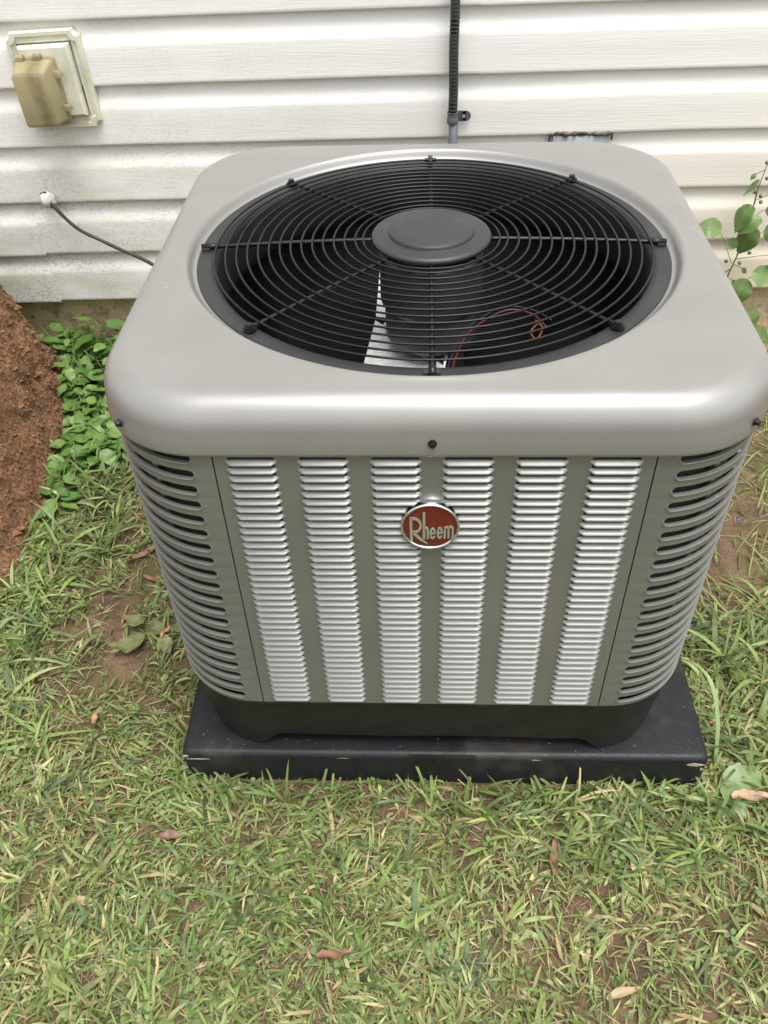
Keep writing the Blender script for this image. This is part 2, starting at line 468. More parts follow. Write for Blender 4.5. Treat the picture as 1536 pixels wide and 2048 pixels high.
# ------------------------------------------------------------------ house wall: foundation and siding panels
wall = empty('house_wall', (0, WALL_Y, 0.1865), 'white vinyl dutch-lap siding wall on a low tan foundation, mildewed at the left', 'house wall', rot=(0, -0.0075, 0))
CH = 0.1268
def siding_profile():
    p = []
    for c in range(2):
        z0 = c * CH
        p += [(z0 + 0.0005, 0.0015), (z0 - 0.0004, 0.0125), (z0 + 0.0006, 0.0160), (z0 + 0.0030, 0.0172), (z0 + 0.008, 0.0168),
              (z0 + 0.045, 0.0163), (z0 + 0.0730, 0.0160), (z0 + 0.0775, 0.0155), (z0 + 0.0840, 0.0136), (z0 + 0.0930, 0.0096),
              (z0 + 0.1030, 0.0056), (z0 + 0.1150, 0.0028)]
    p += [(2 * CH + 0.004, 0.0012)]
    return p
PROF = siding_profile()
def siding(x0, x1, row, dz=0.0, dd=0.0, seed=0):
    n = max(2, int((x1 - x0) / 0.06)); xs = np.linspace(x0, x1, n)
    rings = []
    for x in xs:
        wob = (vnoise(x, row, 3.1, 21 + seed) - 0.5) * 0.0030
        wd = (vnoise(x, row + 0.37, 4.3, 31 + seed) - 0.5) * 0.0022
        rings.append([(x, 0.0172 - (d + dd) - wd * (d > 0.01), row * 2 * CH + z + dz + wob) for z, d in PROF])
    m = MB(); m.loft(rings, closed=False)
    # turned-in end of the sheet at a lap joint
    for r, sgn in ((rings[0], 1), (rings[-1], -1)):
        v = list(r) + [(p[0], p[1] + 0.0022, p[2]) for p in r]; k = len(r)
        m.add(v, [(i, i+1, k+i+1, k+i) for i in range(k-1)])
    o = m.build('siding_panel', M['siding'], wall)
    smooth_angle(o, 50)
    return o
joints = {0: [(-3.6, -0.951, -0.004, 0.0022), (-0.953, 3.9, 0.0, 0.0)], 1: [(-3.6, 1.75, 0, 0), (1.74, 3.9, 0.002, 0.0022)],
          2: [(-3.6, 0.094, 0, 0.0022), (0.090, 3.9, -0.001, 0)]}
for row in range(11):
    for k, (a, b, dz, dd) in enumerate(joints.get(row, [(-3.6, 0.7 - row*0.2, 0, 0.0022), (0.69 - row*0.2, 3.9, 0, 0)])):
        siding(a, b, row, dz, dd, seed=k)
fm = MB(); nx_ = 240; nz_ = 24
rings = []
for z in np.linspace(-0.35, 0.03, nz_):
    rings.append([(x, 0.045 - 0.016*fbm(x, z, 9, 4, 8) - 0.012*max(0, vnoise(x, z, 22, 9) - 0.6), z) for x in np.linspace(-3.6, 3.9, nx_)])
fm.loft(rings, closed=False)
fm.add([(-3.6, 0.045, 0.03), (3.9, 0.045, 0.03), (3.9, 0.06, 0.03), (-3.6, 0.06, 0.03)], [(0, 1, 2, 3)])
fm.build('foundation', M['found'], wall, smooth=True)
sh = MB().box(-3.6, 3.9, 0.030, 0.16, 0.0305, 2.80)
sh.build('sheathing', M['found'], wall)

# ------------------------------------------------------------------ grey flashing patch behind the unit
pt = empty('pipe_flashing', (0.318, WALL_Y + 0.004, 0.555), 'grey flashing patch stuck on the siding behind the back edge of the metal cabinet', 'flashing')
m = MB(); n = 14
top = [(-0.060 + 0.120*k/(n-1), -0.0035 - 0.003*math.sin(PI*k/(n-1)), 0.009 + 0.002*math.sin(k*1.7)) for k in range(n)]
bot = [(p[0]*0.98, p[1]-0.001, -0.14) for p in top]
back = [(p[0], 0.006, p[2]+0.001) for p in top]
m.loft([back, top, bot], closed=False)
m.build('patch', M['flash'], pt, smooth=True)
m = MB()
pts = [(-0.068 + 0.136*k/39, -0.003 - 0.004*random.random(), 0.0125 + 0.004*float(vnoise(k*0.23, 0.5, 1.0, 77)) + 0.0012*random.random()) for k in range(40)]
pts = [(-0.066, -0.003, -0.012), (-0.068, -0.003, 0.0)] + pts + [(0.068, -0.003, 0.0)]
m.tube(pts, [0.0022 + 0.0038*random.random()**2 for _ in pts], 7)
m.build('caulk_bead', M['oldcaulk'], pt, smooth=True)

# ------------------------------------------------------------------ electrical conduit on the wall
cd = empty('electrical_conduit', (0.036, 0.638, 0.0), 'black corrugated electrical conduit strapped upright to the siding above the cabinet', 'conduit')
m = MB(); pts = []; rd = []
z = 0.622
while z < 1.55:
    for dz, r in ((0, 0.0096), (0.0026, 0.0100), (0.0046, 0.0100), (0.0060, 0.0094)):
        pts.append((-0.002*(z-0.6) + 0.0006*math.sin(z*40), 0.0, z + dz)); rd.append(r)
    z += 0.0072
m.tube(pts, rd, 14)
m.build('corrugated_hose', M['conduit'], cd, smooth=True)
m = MB(); m.tube([(0.002, 0, 0.30), (0.0018, 0, 0.612)], 0.0098, 16)
m.build('smooth_pipe', M['greypvc'], cd, smooth=True)
m = MB(); m.tube([(0, 0, 0.603), (0, 0, 0.606), (0, 0, 0.613), (0, 0, 0.616), (0, 0, 0.624), (0, 0, 0.627)], [0.0112, 0.0124, 0.0124, 0.0114, 0.0114, 0.0122], 18)
m.box(0.010, 0.029, 0.012, 0.0142, 0.604, 0.625)
m.tube([(0.029, 0.012, 0.6145), (0.029, 0.0142, 0.6145)], 0.0105, 14)
st = m.build('strap', M['greypvc'], cd); smooth_angle(st, 35)
m = MB(); m.tube([(0.024, 0.012, 0.6145), (0.024, 0.0095, 0.6145)], 0.0042, 6)
m.build('screw', M['flash'], st)

# ------------------------------------------------------------------ thin cable out of the wall
cb = empty('wall_cable', (-0.890, 0.643, 0.437), 'thin black cable coming out of a white caulk lump low on the left siding', 'cable')
cp = bez([(-0.010, 0.01, 0.008), (0.000, -0.004, 0.0), (0.030, -0.012, -0.036), (0.056, -0.016, -0.058), (0.090, -0.022, -0.074), (0.138, -0.030, -0.096), (0.218, -0.055, -0.124), (0.300, -0.11, -0.16), (0.42, -0.20, -0.20), (0.52, -0.30, -0.22), (0.60, -0.40, -0.225), (0.66, -0.478, -0.215)], 70)
m = MB(); m.tube(cp, [0.0041 + 0.0003*math.sin(k*0.9) for k in range(70)], 8); m.build('cord', M['cable'], cb, smooth=True)
m = MB(); rings = []
for i in range(9):
    t = PI * i / 8
    rings.append([(-0.010 + (0.019*math.sin(t)*math.cos(a)) * (0.75 + 0.5*random.random()), -0.002 - 0.011*math.sin(t)*0.8*max(0.0, math.sin(a)) * (0.7+0.6*random.random()) + 0.004, 0.010 + 0.016*math.cos(t) + 0.003*random.random() + 0.004*math.sin(2*a)) for a in [2*PI*k/14 for k in range(14)]])
m.loft(rings, True, True, True)
m.build('caulk_lump', M['caulk'], cb, smooth=True)

# ------------------------------------------------------------------ weatherproof outlet cover on its mounting block
oc = empty('outlet_box', (-0.812, WALL_Y, 0.702), 'yellowed bubble cover over an outlet on a mildewed cream mounting block', 'outlet cover', rot=(0, -0.035, 0))
def notched(w_, h_, c_):
    """rectangle outline whose corners are scooped in by a small quarter circle"""
    out = []
    for sx, sz, a0 in ((1, 1, PI), (-1, 1, 1.5*PI), (-1, -1, 0), (1, -1, PI/2)):
        cx_, cz_ = sx*w_, sz*h_
        arc = [(cx_ + c_*math.cos(a), cz_ + c_*math.sin(a)) for a in [a0 + PI/2*k/5 for k in range(6)]]
        # order so that the outline runs counter-clockwise
        if (sx, sz) == (1, 1): arc = [(cx_ + c_*math.cos(a), cz_ + c_*math.sin(a)) for a in [1.5*PI - PI/2*k/5 for k in range(6)]]
        if (sx, sz) == (-1, 1): arc = [(cx_ + c_*math.cos(a), cz_ + c_*math.sin(a)) for a in [2*PI - PI/2*k/5 for k in range(6)]]
        if (sx, sz) == (-1, -1): arc = [(cx_ + c_*math.cos(a), cz_ + c_*math.sin(a)) for a in [PI/2 - PI/2*k/5 for k in range(6)]]
        if (sx, sz) == (1, -1): arc = [(cx_ + c_*math.cos(a), cz_ + c_*math.sin(a)) for a in [PI - PI/2*k/5 for k in range(6)]]
        out += arc
    return out
def ring_at(o2, y): return [(p[0], y, p[1]) for p in o2]
m = MB()
A = notched(0.0785, 0.0965, 0.012); B = notched(0.0765, 0.0945, 0.012); C = notched(0.0700, 0.0880, 0.014); D = notched(0.0685, 0.0865, 0.014)
m.loft([ring_at(A, 0.012), ring_at(A, -0.008), ring_at(B, -0.0125), ring_at(C, -0.0125), ring_at(D, -0.0085)], True, False, False)
E_ = [(0.058, 0.075), (-0.058, 0.075), (-0.058, -0.072), (0.058, -0.072)]
n6 = [(E_[0]) for _ in range(6)] + [(E_[1]) for _ in range(6)] + [(E_[2]) for _ in range(6)] + [(E_[3]) for _ in range(6)]
m.loft([ring_at(D, -0.0085), ring_at(n6, -0.0085)], True)
blk = m.build('mounting_block', M['block'], oc)
m = MB()
def rect(w_, h_, y, dz=0): return [(w_, y, h_+dz), (-w_, y, h_+dz), (-w_, y, -h_+dz), (w_, y, -h_+dz)]
m.loft([rect(0.0545, 0.0705, -0.0075, 0.0015), rect(0.0545, 0.0705, -0.0200, 0.0015), rect(0.0500, 0.0660, -0.0260, 0.0015)], True, False, True)
m.build('raised_plate', M['block'], blk)
# bubble cover: base frame, then a shell tapering to a rounded front
def rr2(w_, h_, r_, y, cx_=0.0, cz_=0.0, n_=5):
    out = []
    for sx, sz, a0 in ((1, 1, 0), (-1, 1, PI/2), (-1, -1, PI), (1, -1, 1.5*PI)):
        for k in range(n_):
            a = a0 + PI/2*k/(n_-1)
            out.append((cx_ + sx*(w_-r_) + r_*math.cos(a), y, cz_ + sz*(h_-r_) + r_*math.sin(a)))
    return out
CX = -0.021
m = MB()
m.loft([rr2(0.043, 0.066, 0.008, -0.0265, CX, -0.012), rr2(0.043, 0.066, 0.008, -0.0340, CX, -0.012), rr2(0.041, 0.064, 0.008, -0.0360, CX, -0.012)], True, True, True)
fr = m.build('cover_frame', M['amber'], oc); smooth_angle(fr, 35)
def shell(inset, back):
    R_ = []
    R_.append(rr2(0.0405-inset, 0.0625-inset, 0.009, -0.0365, CX, -0.012))
    R_.append(rr2(0.0395-inset, 0.0615-inset, 0.009, -0.0460, CX, -0.012))
    R_.append(rr2(0.0370-inset, 0.0585-inset, 0.009, -0.0540, CX-0.001, -0.0135))
    q = rr2(0.0345-inset, 0.0530-inset, 0.007, -0.0, CX-0.003, -0.017)
    # the front face bows outward down the middle
    R_.append([(p[0], -0.0770 - back - 0.010*(1 - ((p[2]+0.017)/0.055)**2), p[2]) for p in q])
    return R_
m = MB(); r4 = shell(0, 0)
m.loft(r4, True, False, False)
q = r4[-1]; L_ = len(q)
# front face as strips between left and right edge points
order = sorted(range(L_), key=lambda i: q[i][2])
rows = []
zs = np.linspace(min(p[2] for p in q), max(p[2] for p in q), 9)
left = sorted([p for p in q if p[0] < CX-0.002], key=lambda p: p[2]); right = sorted([p for p in q if p[0] > CX-0.002], key=lambda p: p[2])
k = min(len(left), len(right))
m.loft([[l, ((l[0]+r[0])/2, (l[1]+r[1])/2 - 0.0015, (l[2]+r[2])/2), r] for l, r in zip(left[:k], right[:k])], closed=False)
cv = m.build('bubble_cover', M['amber'], oc); smooth_angle(cv, 22)
for sx in (-0.024, 0.012):
    m = MB(); m.tube([(CX+sx-0.008, -0.040, 0.056), (CX+sx+0.008, -0.040, 0.056)], 0.0058, 10); m.box(CX+sx-0.008, CX+sx+0.008, -0.046, -0.034, 0.046, 0.055)
    hg = m.build('hinge', M['amber'], oc); smooth_angle(hg, 30)
for zz in (0.022, -0.044):
    m = MB(); m.box(CX+0.040, CX+0.052, -0.047, -0.037, zz-0.007, zz+0.005); m.box(CX+0.049, CX+0.054, -0.052, -0.035, zz-0.005, zz+0.003)
    m.build('latch', M['amber'], oc)
m = MB(); m.loft([rr2(0.0165, 0.034, 0.010, -0.037, CX+0.002, -0.014), rr2(0.0165, 0.034, 0.010, -0.056, CX+0.002, -0.014), rr2(0.0135, 0.030, 0.009, -0.0630, CX+0.002, -0.014)], True, True, True)
m.build('receptacle', M['grime'], oc)

# ------------------------------------------------------------------ equipment pad
pad = mk('equipment_pad', [], [], M['pad'])
tag(pad, 'black plastic equipment pad lying on the grass under the air conditioner', 'equipment pad')
pad.location = (PADC[0], PADC[1], 0)
def prect(h, z, r, n_=5):
    out = []
    for sx, sy, a0 in ((1, 1, 0), (-1, 1, PI/2), (-1, -1, PI), (1, -1, 1.5*PI)):
        for k in range(n_):
            a = a0 + PI/2*k/(n_-1)
            out.append((sx*(h-r) + r*math.cos(a), sy*(h-r) + r*math.sin(a), z))
    return out
m = MB()
PR = [prect(PADH-0.0015, -0.02, 0.008), prect(PADH, 0.062, 0.009)]
for k in range(6):
    a = PI/2*k/5
    PR.append(prect(PADH - 0.010*(1-math.cos(a)), 0.066 + 0.010*math.sin(a), 0.010))
PR += [prect(PADH-0.05, 0.0765, 0.012), prect(PADH-0.2, 0.0768, 0.012)]
m.loft(PR, True, False, True)
pm = bpy.data.meshes.new('equipment_pad'); pm.from_pydata(m.v, [], m.f); pm.materials.append(M['pad']); pad.data = pm
smooth_angle(pad, 35)
def strokes(letters, width, depth, fn):
    """flat raised strokes; letters = polylines in plan units, fn maps (u, v, d) to 3-D"""
    mb = MB()
    for pl, wd in letters:
        P = [np.array(p, float) for p in pl]; n = len(P)
        wds = wd if hasattr(wd, '__len__') else [wd] * n
        L, Rt = [], []
        for i in range(n):
            a = P[max(i-1, 0)]; b = P[min(i+1, n-1)]; d = b - a; d /= np.hypot(*d) + 1e-9
            nn = np.array([-d[1], d[0]]); L.append(P[i] + nn*wds[i]/2); Rt.append(P[i] - nn*wds[i]/2)
        ring = lambda q, d: [fn(p[0], p[1], d) for p in q]
        top_l, top_r, bl, br = ring(L, depth), ring(Rt, depth), ring(L, 0), ring(Rt, 0)
        mb.loft([bl, top_l, top_r, br], closed=False)
        mb.add([bl[0], top_l[0], top_r[0], br[0]], [(0, 1, 2, 3)]); mb.add([bl[-1], top_l[-1], top_r[-1], br[-1]], [(3, 2, 1, 0)])
    return mb
plate = MB().box(-0.052, 0.052, -PADH-0.0012, -PADH+0.012, 0.0475, 0.0740).build('size_plate', M['base'], pad, loc=(0.0, 0, 0))
G = {'3': [[(0, .9), (.35, 1), (.7, .85), (.7, .65), (.3, .53), (.75, .4), (.75, .15), (.4, 0), (0, .1)]],
     '2': [[(0, .85), (.35, 1), (.72, .85), (.68, .6), (0, .02), (.75, .02)]],
     'X': [[(0, 1), (.75, 0)], [(.75, 1), (0, 0)]]}
ls = []; u = -0.046
for ch in '32X32X3':
    for pl in G[ch]: ls.append(([(u + p[0]*0.0108, 0.053 + p[1]*0.0155) for p in pl], 0.0016))
    u += 0.0138
strokes(ls, 0, 0.0007, lambda a, b, d: (a, -PADH-0.0012-d*1.2, b)).build('size_lettering', M['pad'], plate)

M['scuff'] = plain('scuffed_tan', (0.34, 0.29, 0.22), 0.8, var=0.4, scale=150)
for sx_, sz_, sw, sh_ in ((-0.400, 0.0665, 0.006, 0.004), (-0.385, 0.060, 0.020, 0.0012), (-0.150, 0.0655, 0.018, 0.0020), (0.145, 0.0655, 0.010, 0.0030), (0.385, 0.0600, 0.016, 0.0050), (0.398, 0.048, 0.003, 0.004)):
    r2 = random.Random(int(sx_*1000)); n = 11
    ol = [(sw*math.cos(2*PI*k/n)*(0.5+0.7*r2.random()), sh_*math.sin(2*PI*k/n)*(0.4+0.8*r2.random())) for k in range(n)]
    mb = MB(); mb.loft([[(p[0], 0.0, p[1]) for p in ol], [(p[0]*0.9, -0.0006, p[1]*0.9) for p in ol]], True, False, True)
    mb.build('scuff', M['scuff'], pad, loc=(sx_, -PADH + (0.0006 if sz_ > 0.065 else 0.0), sz_))
dm = crumb_mesh_pad = MB(); r2 = random.Random(5)
for _ in range(110):
    e_ = r2.choice((0, 1, 2)); u_ = r2.uniform(-0.40, 0.40); k_ = r2.uniform(0.355, 0.398)
    px_, py_ = ((u_, -k_), (k_, u_), (-k_, u_))[e_]; q_ = r2.uniform(0.0005, 0.0015)
    dm.add([(px_-q_, py_, 0.0763), (px_+q_, py_-q_*.5, 0.0763), (px_, py_+q_, 0.0763), (px_, py_, 0.0765+q_*.8)], [(0, 1, 3), (1, 2, 3), (2, 0, 3)])
dsp = dm.build('dirt_specks', M['scuff'], pad); dsp['kind'] = 'stuff'
# ------------------------------------------------------------------ air conditioner
ac = empty('air_conditioner', (UC.x, UC.y, 0.0765), 'square grey outdoor air conditioner with louvred sides and a round black fan guard', 'air conditioner', rot=(0, 0, UYAW))
Z0 = -0.0765    # local z of world zero
NA = 288
TH = [2*PI*k/NA for k in range(NA)]
def rrect_pt(th, h, r):
    c, s = math.cos(th), math.sin(th)
    # ray against rounded square
    t = h / max(abs(c), abs(s))
    x, y = abs(c*t), abs(s*t); e = h - r
    if x > e and y > e:
        b = abs(c)*e + abs(s)*e; q = 2*e*e - r*r
        t = b + math.sqrt(max(0, b*b - q))
    return c*t, s*t
def rring(h, r, z): return [(*rrect_pt(t, h, r), z + Z0) for t in TH]
def cring(R_, z): return [(R_*math.cos(t), R_*math.sin(t), z + Z0) for t in TH]
HC = 0.3787; RC = 0.128
# top cover
rings = [rring(HC-0.010, RC-0.010, 0.700), rring(HC-0.0055, RC-0.0055, 0.6725), rring(HC-0.0020, RC-0.002, 0.6712), rring(HC-0.0003, RC, 0.6725), rring(HC, RC, 0.676), rring(HC-0.0008, RC, 0.690), rring(HC-0.0018, RC, 0.698)]
for k in range(1, 13):
    a = PI/2*k/12
    rings.append(rring(HC-0.0018 - 0.032*(1-math.cos(a)), RC - 0.020*(1-math.cos(a)), 0.698 + 0.0385*math.sin(a)))
rings += [rring(HC-0.040, RC-0.024, 0.7368), rring(HC-0.046, RC-0.02, 0.7370)]
last = rings[-1]
for f_ in (0.35, 0.7, 0.92):
    cc = cring(0.3275, 0.7385)
    rings.append([tuple(a*(1-f_) + b*f_ for a, b in zip(p, q)) for p, q in zip(last, cc)])
for R_, z_ in ((0.3265, 0.7385), (0.3240, 0.7378), (0.3218, 0.7358), (0.3200, 0.7330), (0.3182, 0.7295), (0.3165, 0.7268), (0.3140, 0.7252), (0.3110, 0.7247), (0.300, 0.7246)):
    rings.append(cring(R_, z_))
m = MB(); m.loft(rings)
cap = m.build('top_cover', M['paint'], ac); smooth_angle(cap, 60)

def hexscrew(parent, P, N, r=0.0035, mat=None):
    N = Vector(N).normalized(); P = Vector(P)
    mm = MB()
    mm.tube([P, P + N*0.0012], r*1.35, 16); mm.tube([P + N*0.0012, P + N*0.0050], r, 6)
    mm.tube([P + N*0.0050, P + N*0.0052], r*0.55, 8)
    return mm.build('screw', mat or M['screw'], parent)
hexscrew(cap, (0.0, -HC+0.0005, 0.690+Z0), (0, -1, 0.05))
for sx in (-1, 1):
    a = math.radians(-90 + sx*45); e = HC - RC
    hexscrew(cap, (sx*e + RC*math.cos(a), -e + RC*math.sin(a), 0.690+Z0), (math.cos(a), math.sin(a), 0.05))
    hexscrew(cap, (sx*(HC-0.0005), 0.0, 0.690+Z0), (sx, 0, 0.05))

# base pan with moulded feet
m = MB(); rings = []
def base_bottom(x, y):
    t = min(abs(x), abs(y))
    k = np.clip((t - 0.232) / 0.026, 0, 1)
    return 0.105*(1-k) + 0.0785*k + 0.0015*math.sin(x*23 + y*17)*(1-k)
for h_, f_ in ((0.3680, 0.0), (0.3712, 0.04), (0.3712, 0.055), (0.3690, 0.09), (0.3640, 0.4), (0.3590, 0.75), (0.3550, 1.0)):
    rr = []
    for t in TH:
        x, y = rrect_pt(t, h_, 0.125 - (0.372-h_))
        zb = base_bottom(x, y); zt_ = 0.2135
        rr.append((x, y, zt_ + (zb - zt_)*f_ + Z0))
    rings.append(rr)
inn = [(p[0]*0.985, p[1]*0.985, p[2]) for p in rings[-1]]; rings.append(inn)
rings.append([(p[0]*0.985, p[1]*0.985, 0.18+Z0) for p in rings[-1]])
rings.append([(p[0]*0.2, p[1]*0.2, 0.185+Z0) for p in rings[-1]])
m.loft(rings, True, False, True)
bp = m.build('base_pan', M['base'], ac); smooth_angle(bp, 40)

# corner panels with rounded slots wrapping the corner
HP = 0.3717; RP = 0.1217; SX = 0.2384
Lc = 2*(HP-RP-SX-0.0006) + RP*PI/2
def corner_pt(s, z, d):
    a0 = HP - RP - SX - 0.0006
    if s < a0: x, y, nx_, ny_ = SX + 0.0006 + s, -HP, 0, -1
    elif s > a0 + RP*PI/2:
        q = s - a0 - RP*PI/2; x, y, nx_, ny_ = HP, -(HP-RP) + q, 1, 0
    else:
        a = -PI/2 + (s-a0)/RP; x = HP-RP + RP*math.cos(a); y = -(HP-RP) + RP*math.sin(a); nx_, ny_ = math.cos(a), math.sin(a)
    return (x + nx_*d, y + ny_*d, z + Z0)
PZ = 0.02288; ZT = 0.6635
m = MB()
NU = 30; sa, sb = 0.0235, Lc - 0.0235
def stadium(c, hh, grow):
    """loop of (s, z): along the bottom, round the right end, back along the top, round the left end"""
    r_ = hh + grow
    out = []
    for k in range(NU+1): out.append((sa + hh + (sb-sa-2*hh)*k/NU, c - r_))
    for k in range(1, 8): a = -PI/2 + PI*k/8; out.append((sb-hh + r_*math.cos(a), c + r_*math.sin(a)))
    for k in range(NU+1): out.append((sb-hh - (sb-sa-2*hh)*k/NU, c + r_))
    for k in range(1, 8): a = PI/2 + PI*k/8; out.append((sa+hh + r_*math.cos(a), c + r_*math.sin(a)))
    return out
def outer_loop(z0_, z1_, c):
    out = []
    for k in range(NU+1): out.append((sa + 0.004 + (sb-sa-0.008)*k/NU, z0_))
    for k in range(1, 8):
        out.append((Lc, z0_ + (z1_-z0_)*(k-1)/6))
    for k in range(NU+1): out.append((sb - 0.004 - (sb-sa-0.008)*k/NU, z1_))
    for k in range(1, 8):
        out.append((0.0, z1_ - (z1_-z0_)*(k-1)/6))
    return out
for i in range(20):
    c = ZT - i*PZ; hh = 0.0057
    z0_, z1_ = c - PZ/2, c + PZ/2
    if i == 19: z0_ = 0.2137
    if i == 0: z1_ = 0.688
    loops = [(outer_loop(z0_, z1_, c), lambda q: 0.0), (stadium(c, hh, 0.0040), lambda q: 0.0)]
    wlow = lambda p: max(0.12, min(1.0, 0.5 - (p[1]-c)/hh*0.7))
    R3 = []
    for lp, fac in ((outer_loop(z0_, z1_, c), 0), (stadium(c, hh, 0.0048), 0), (stadium(c, hh, 0.0036), 0), (stadium(c, hh, 0.0022), 0.0011), (stadium(c, hh, 0.0010), 0.0018), (stadium(c, hh, 0.0002), 0.0014), (stadium(c, hh, 0.0), 0.0005), (stadium(c, hh, 0.0), -0.0035)):
        R3.append([corner_pt(p[0], p[1], fac*wlow(p) if fac > 0 else fac) for p in lp])
    m.loft(R3)
# seam returns
for s_ in (0.0, Lc):
    m.loft([[corner_pt(s_, z, 0.0) for z in (0.2137, 0.688)], [corner_pt(s_, z, -0.012) for z in (0.2137, 0.688)]], closed=False)
cp0 = m.build('corner_panel', M['paint2'], ac); smooth_angle(cp0, 45)
for k in (1, 2, 3): inst(cp0, ac, rot=(0, 0, k*PI/2))

# louvred front panel
xc = [-0.196, -0.1176, -0.0392, 0.0392, 0.1176, 0.196]; LW = 0.0292
def panel_sheet(mb):
    xs = [-SX + 0.0010]
    for c in xc: xs += [c-LW+0.004, c+LW-0.004]
    xs.append(SX - 0.0010)
    zs = [0.2137, 0.2235, 0.6660, 0.688]
    for i in range(len(xs)-1):
        for j in range(3):
            if j == 1 and i % 2 == 1: continue
            v = [(xs[i], -HP, zs[j]+Z0), (xs[i+1], -HP, zs[j]+Z0), (xs[i+1], -HP, zs[j+1]+Z0), (xs[i], -HP, zs[j+1]+Z0)]
            mb.add(v, [(0, 1, 2, 3)])
    for x in (xs[0], xs[-1]): mb.add([(x, -HP, zs[0]+Z0), (x, -HP, zs[-1]+Z0), (x, -HP+0.012, zs[-1]+Z0), (x, -HP+0.012, zs[0]+Z0)], [(0, 1, 2, 3)])
    return mb
fp = panel_sheet(MB()).build('front_panel', M['paint2'], ac)
LPZ = PZ/2
lp = [(-0.0054, -0.0012), (-0.0060, 0.0002), (-0.0074, 0.0014), (-0.0087, 0.0034), (-0.0097, 0.0052), (-0.0103, 0.0053), (-0.0103, 0.0030)]
def louver_mb():
    mb = MB(); rings = []
    us = [-1, -0.95, -0.89, -0.82, -0.74, 0.74, 0.82, 0.89, 0.95, 1]
    for u_ in us:
        e = (1-abs(u_))/0.26; e = max(0, min(1, e)); f_ = e*e*(3-2*e)
        rings.append([(u_*LW, -(d*f_) - 0.0004, -0.0079 + (z+0.0079)*(0.35 + 0.65*f_)) for z, d in lp])
    mb.loft(rings, closed=False)
    return mb
lv0 = None
NROW = 39; ZL0 = 0.6685
for r_ in range(NROW):
    for c in xc:
        loc = (c, -HP, ZL0 - r_*LPZ + Z0)
        if lv0 is None:
            lv0 = louver_mb().build('louver', M['paint2'], fp, loc=loc); smooth_angle(lv0, 60)
        else: inst(lv0, fp, loc=loc)
# side and rear panels (same pressing; louvres joined, as they face away from the camera)
sp = panel_sheet(MB()).build('side_panel', M['paint2'], ac, rot=(0, 0, PI/2))
lm = MB(); one = louver_mb()
for r_ in range(NROW):
    for c in xc: lm.add([(p[0]+c, p[1]-HP, p[2]+ZL0-r_*LPZ+Z0) for p in one.v], one.f)
lsp = lm.build('louver_bank', M['paint2'], sp, smooth=True); lsp['kind'] = 'stuff'
for k in (2, 3):
    s2 = inst(sp, ac, rot=(0, 0, k*PI/2)); inst(lsp, s2)

# coil, inner floor
m = MB(); m.loft([rring(0.356, 0.108, 0.205), rring(0.356, 0.108, 0.685), rring(0.300, 0.08, 0.685), rring(0.300, 0.08, 0.205)])
m.build('coil', M['coil'], ac, smooth=False)
# header plates and U-bends of the coil seen through the corner slots
for sx, off in ((-1, 0.30), (1, 0.33)):
    m = MB()
    a = -PI/2 + sx*0.62; cx_, cy_ = sx*(HP-RP), -(HP-RP)
    for k in range(40):
        zz = 0.225 + k*0.0113
        R_ = 0.110
        for da in (0.0,):
            p = Vector((cx_ + R_*math.cos(a+da*sx), cy_ + R_*math.sin(a+da*sx), zz + Z0))
            m.tube([p + Vector((0, 0, -0.0035)), p, p + Vector((0, 0, 0.0035))], [0.0035, 0.0048, 0.0035], 6)
    m.build('coil_bend', M['dull'], ac, smooth=True)

# orifice ring and fan shroud
m = MB()
m.loft([cring(0.3115, 0.7256), cring(0.3105, 0.7268), cring(0.2960, 0.7268), cring(0.2900, 0.7255), cring(0.2862, 0.7215), cring(0.2840, 0.714), cring(0.2838, 0.66), cring(0.2900, 0.645), cring(0.298, 0.640)])
orf = m.build('orifice_ring', M['flange'], ac); smooth_angle(orf, 50)

# fan guard
def gzr(r_): return 0.7330 + 0.0085*(1-(r_/0.308)**2)
gd = mk('fan_guard', [], [], M['guard'], ac)
mh = MB()   # hub plate is the guard's own body
mh.loft([cring(0.076, gzr(0.07)-0.004), cring(0.0790, gzr(0.07)-0.0015), cring(0.0795, gzr(0.07)+0.002), cring(0.0775, gzr(0.07)+0.0048), cring(0.0735, gzr(0.07)+0.0058),
         cring(0.0580, gzr(0.07)+0.0062), cring(0.0568, gzr(0.07)+0.0068), cring(0.0562, gzr(0.07)+0.0106), cring(0.0550, gzr(0.07)+0.0116), cring(0.030, gzr(0.07)+0.0119), cring(0.004, gzr(0.07)+0.0120)], True, True, True)
gm = bpy.data.meshes.new('fan_guard'); gm.from_pydata(mh.v, [], mh.f); gm.materials.append(M['hub']); gd.data = gm; smooth_angle(gd, 50)
radii = [0.0905, 0.1010] + [0.1155 + 0.01434*k for k in range(13)]
for r_ in radii:
    mm = MB(); z_ = gzr(r_)
    mm.tube([(r_*math.cos(t), r_*math.sin(t), z_+Z0) for t in [2*PI*k/96 for k in range(96)]], 0.00155, 6, closed=True)
    mm.build('guard_ring', M['guard'], gd, smooth=True)
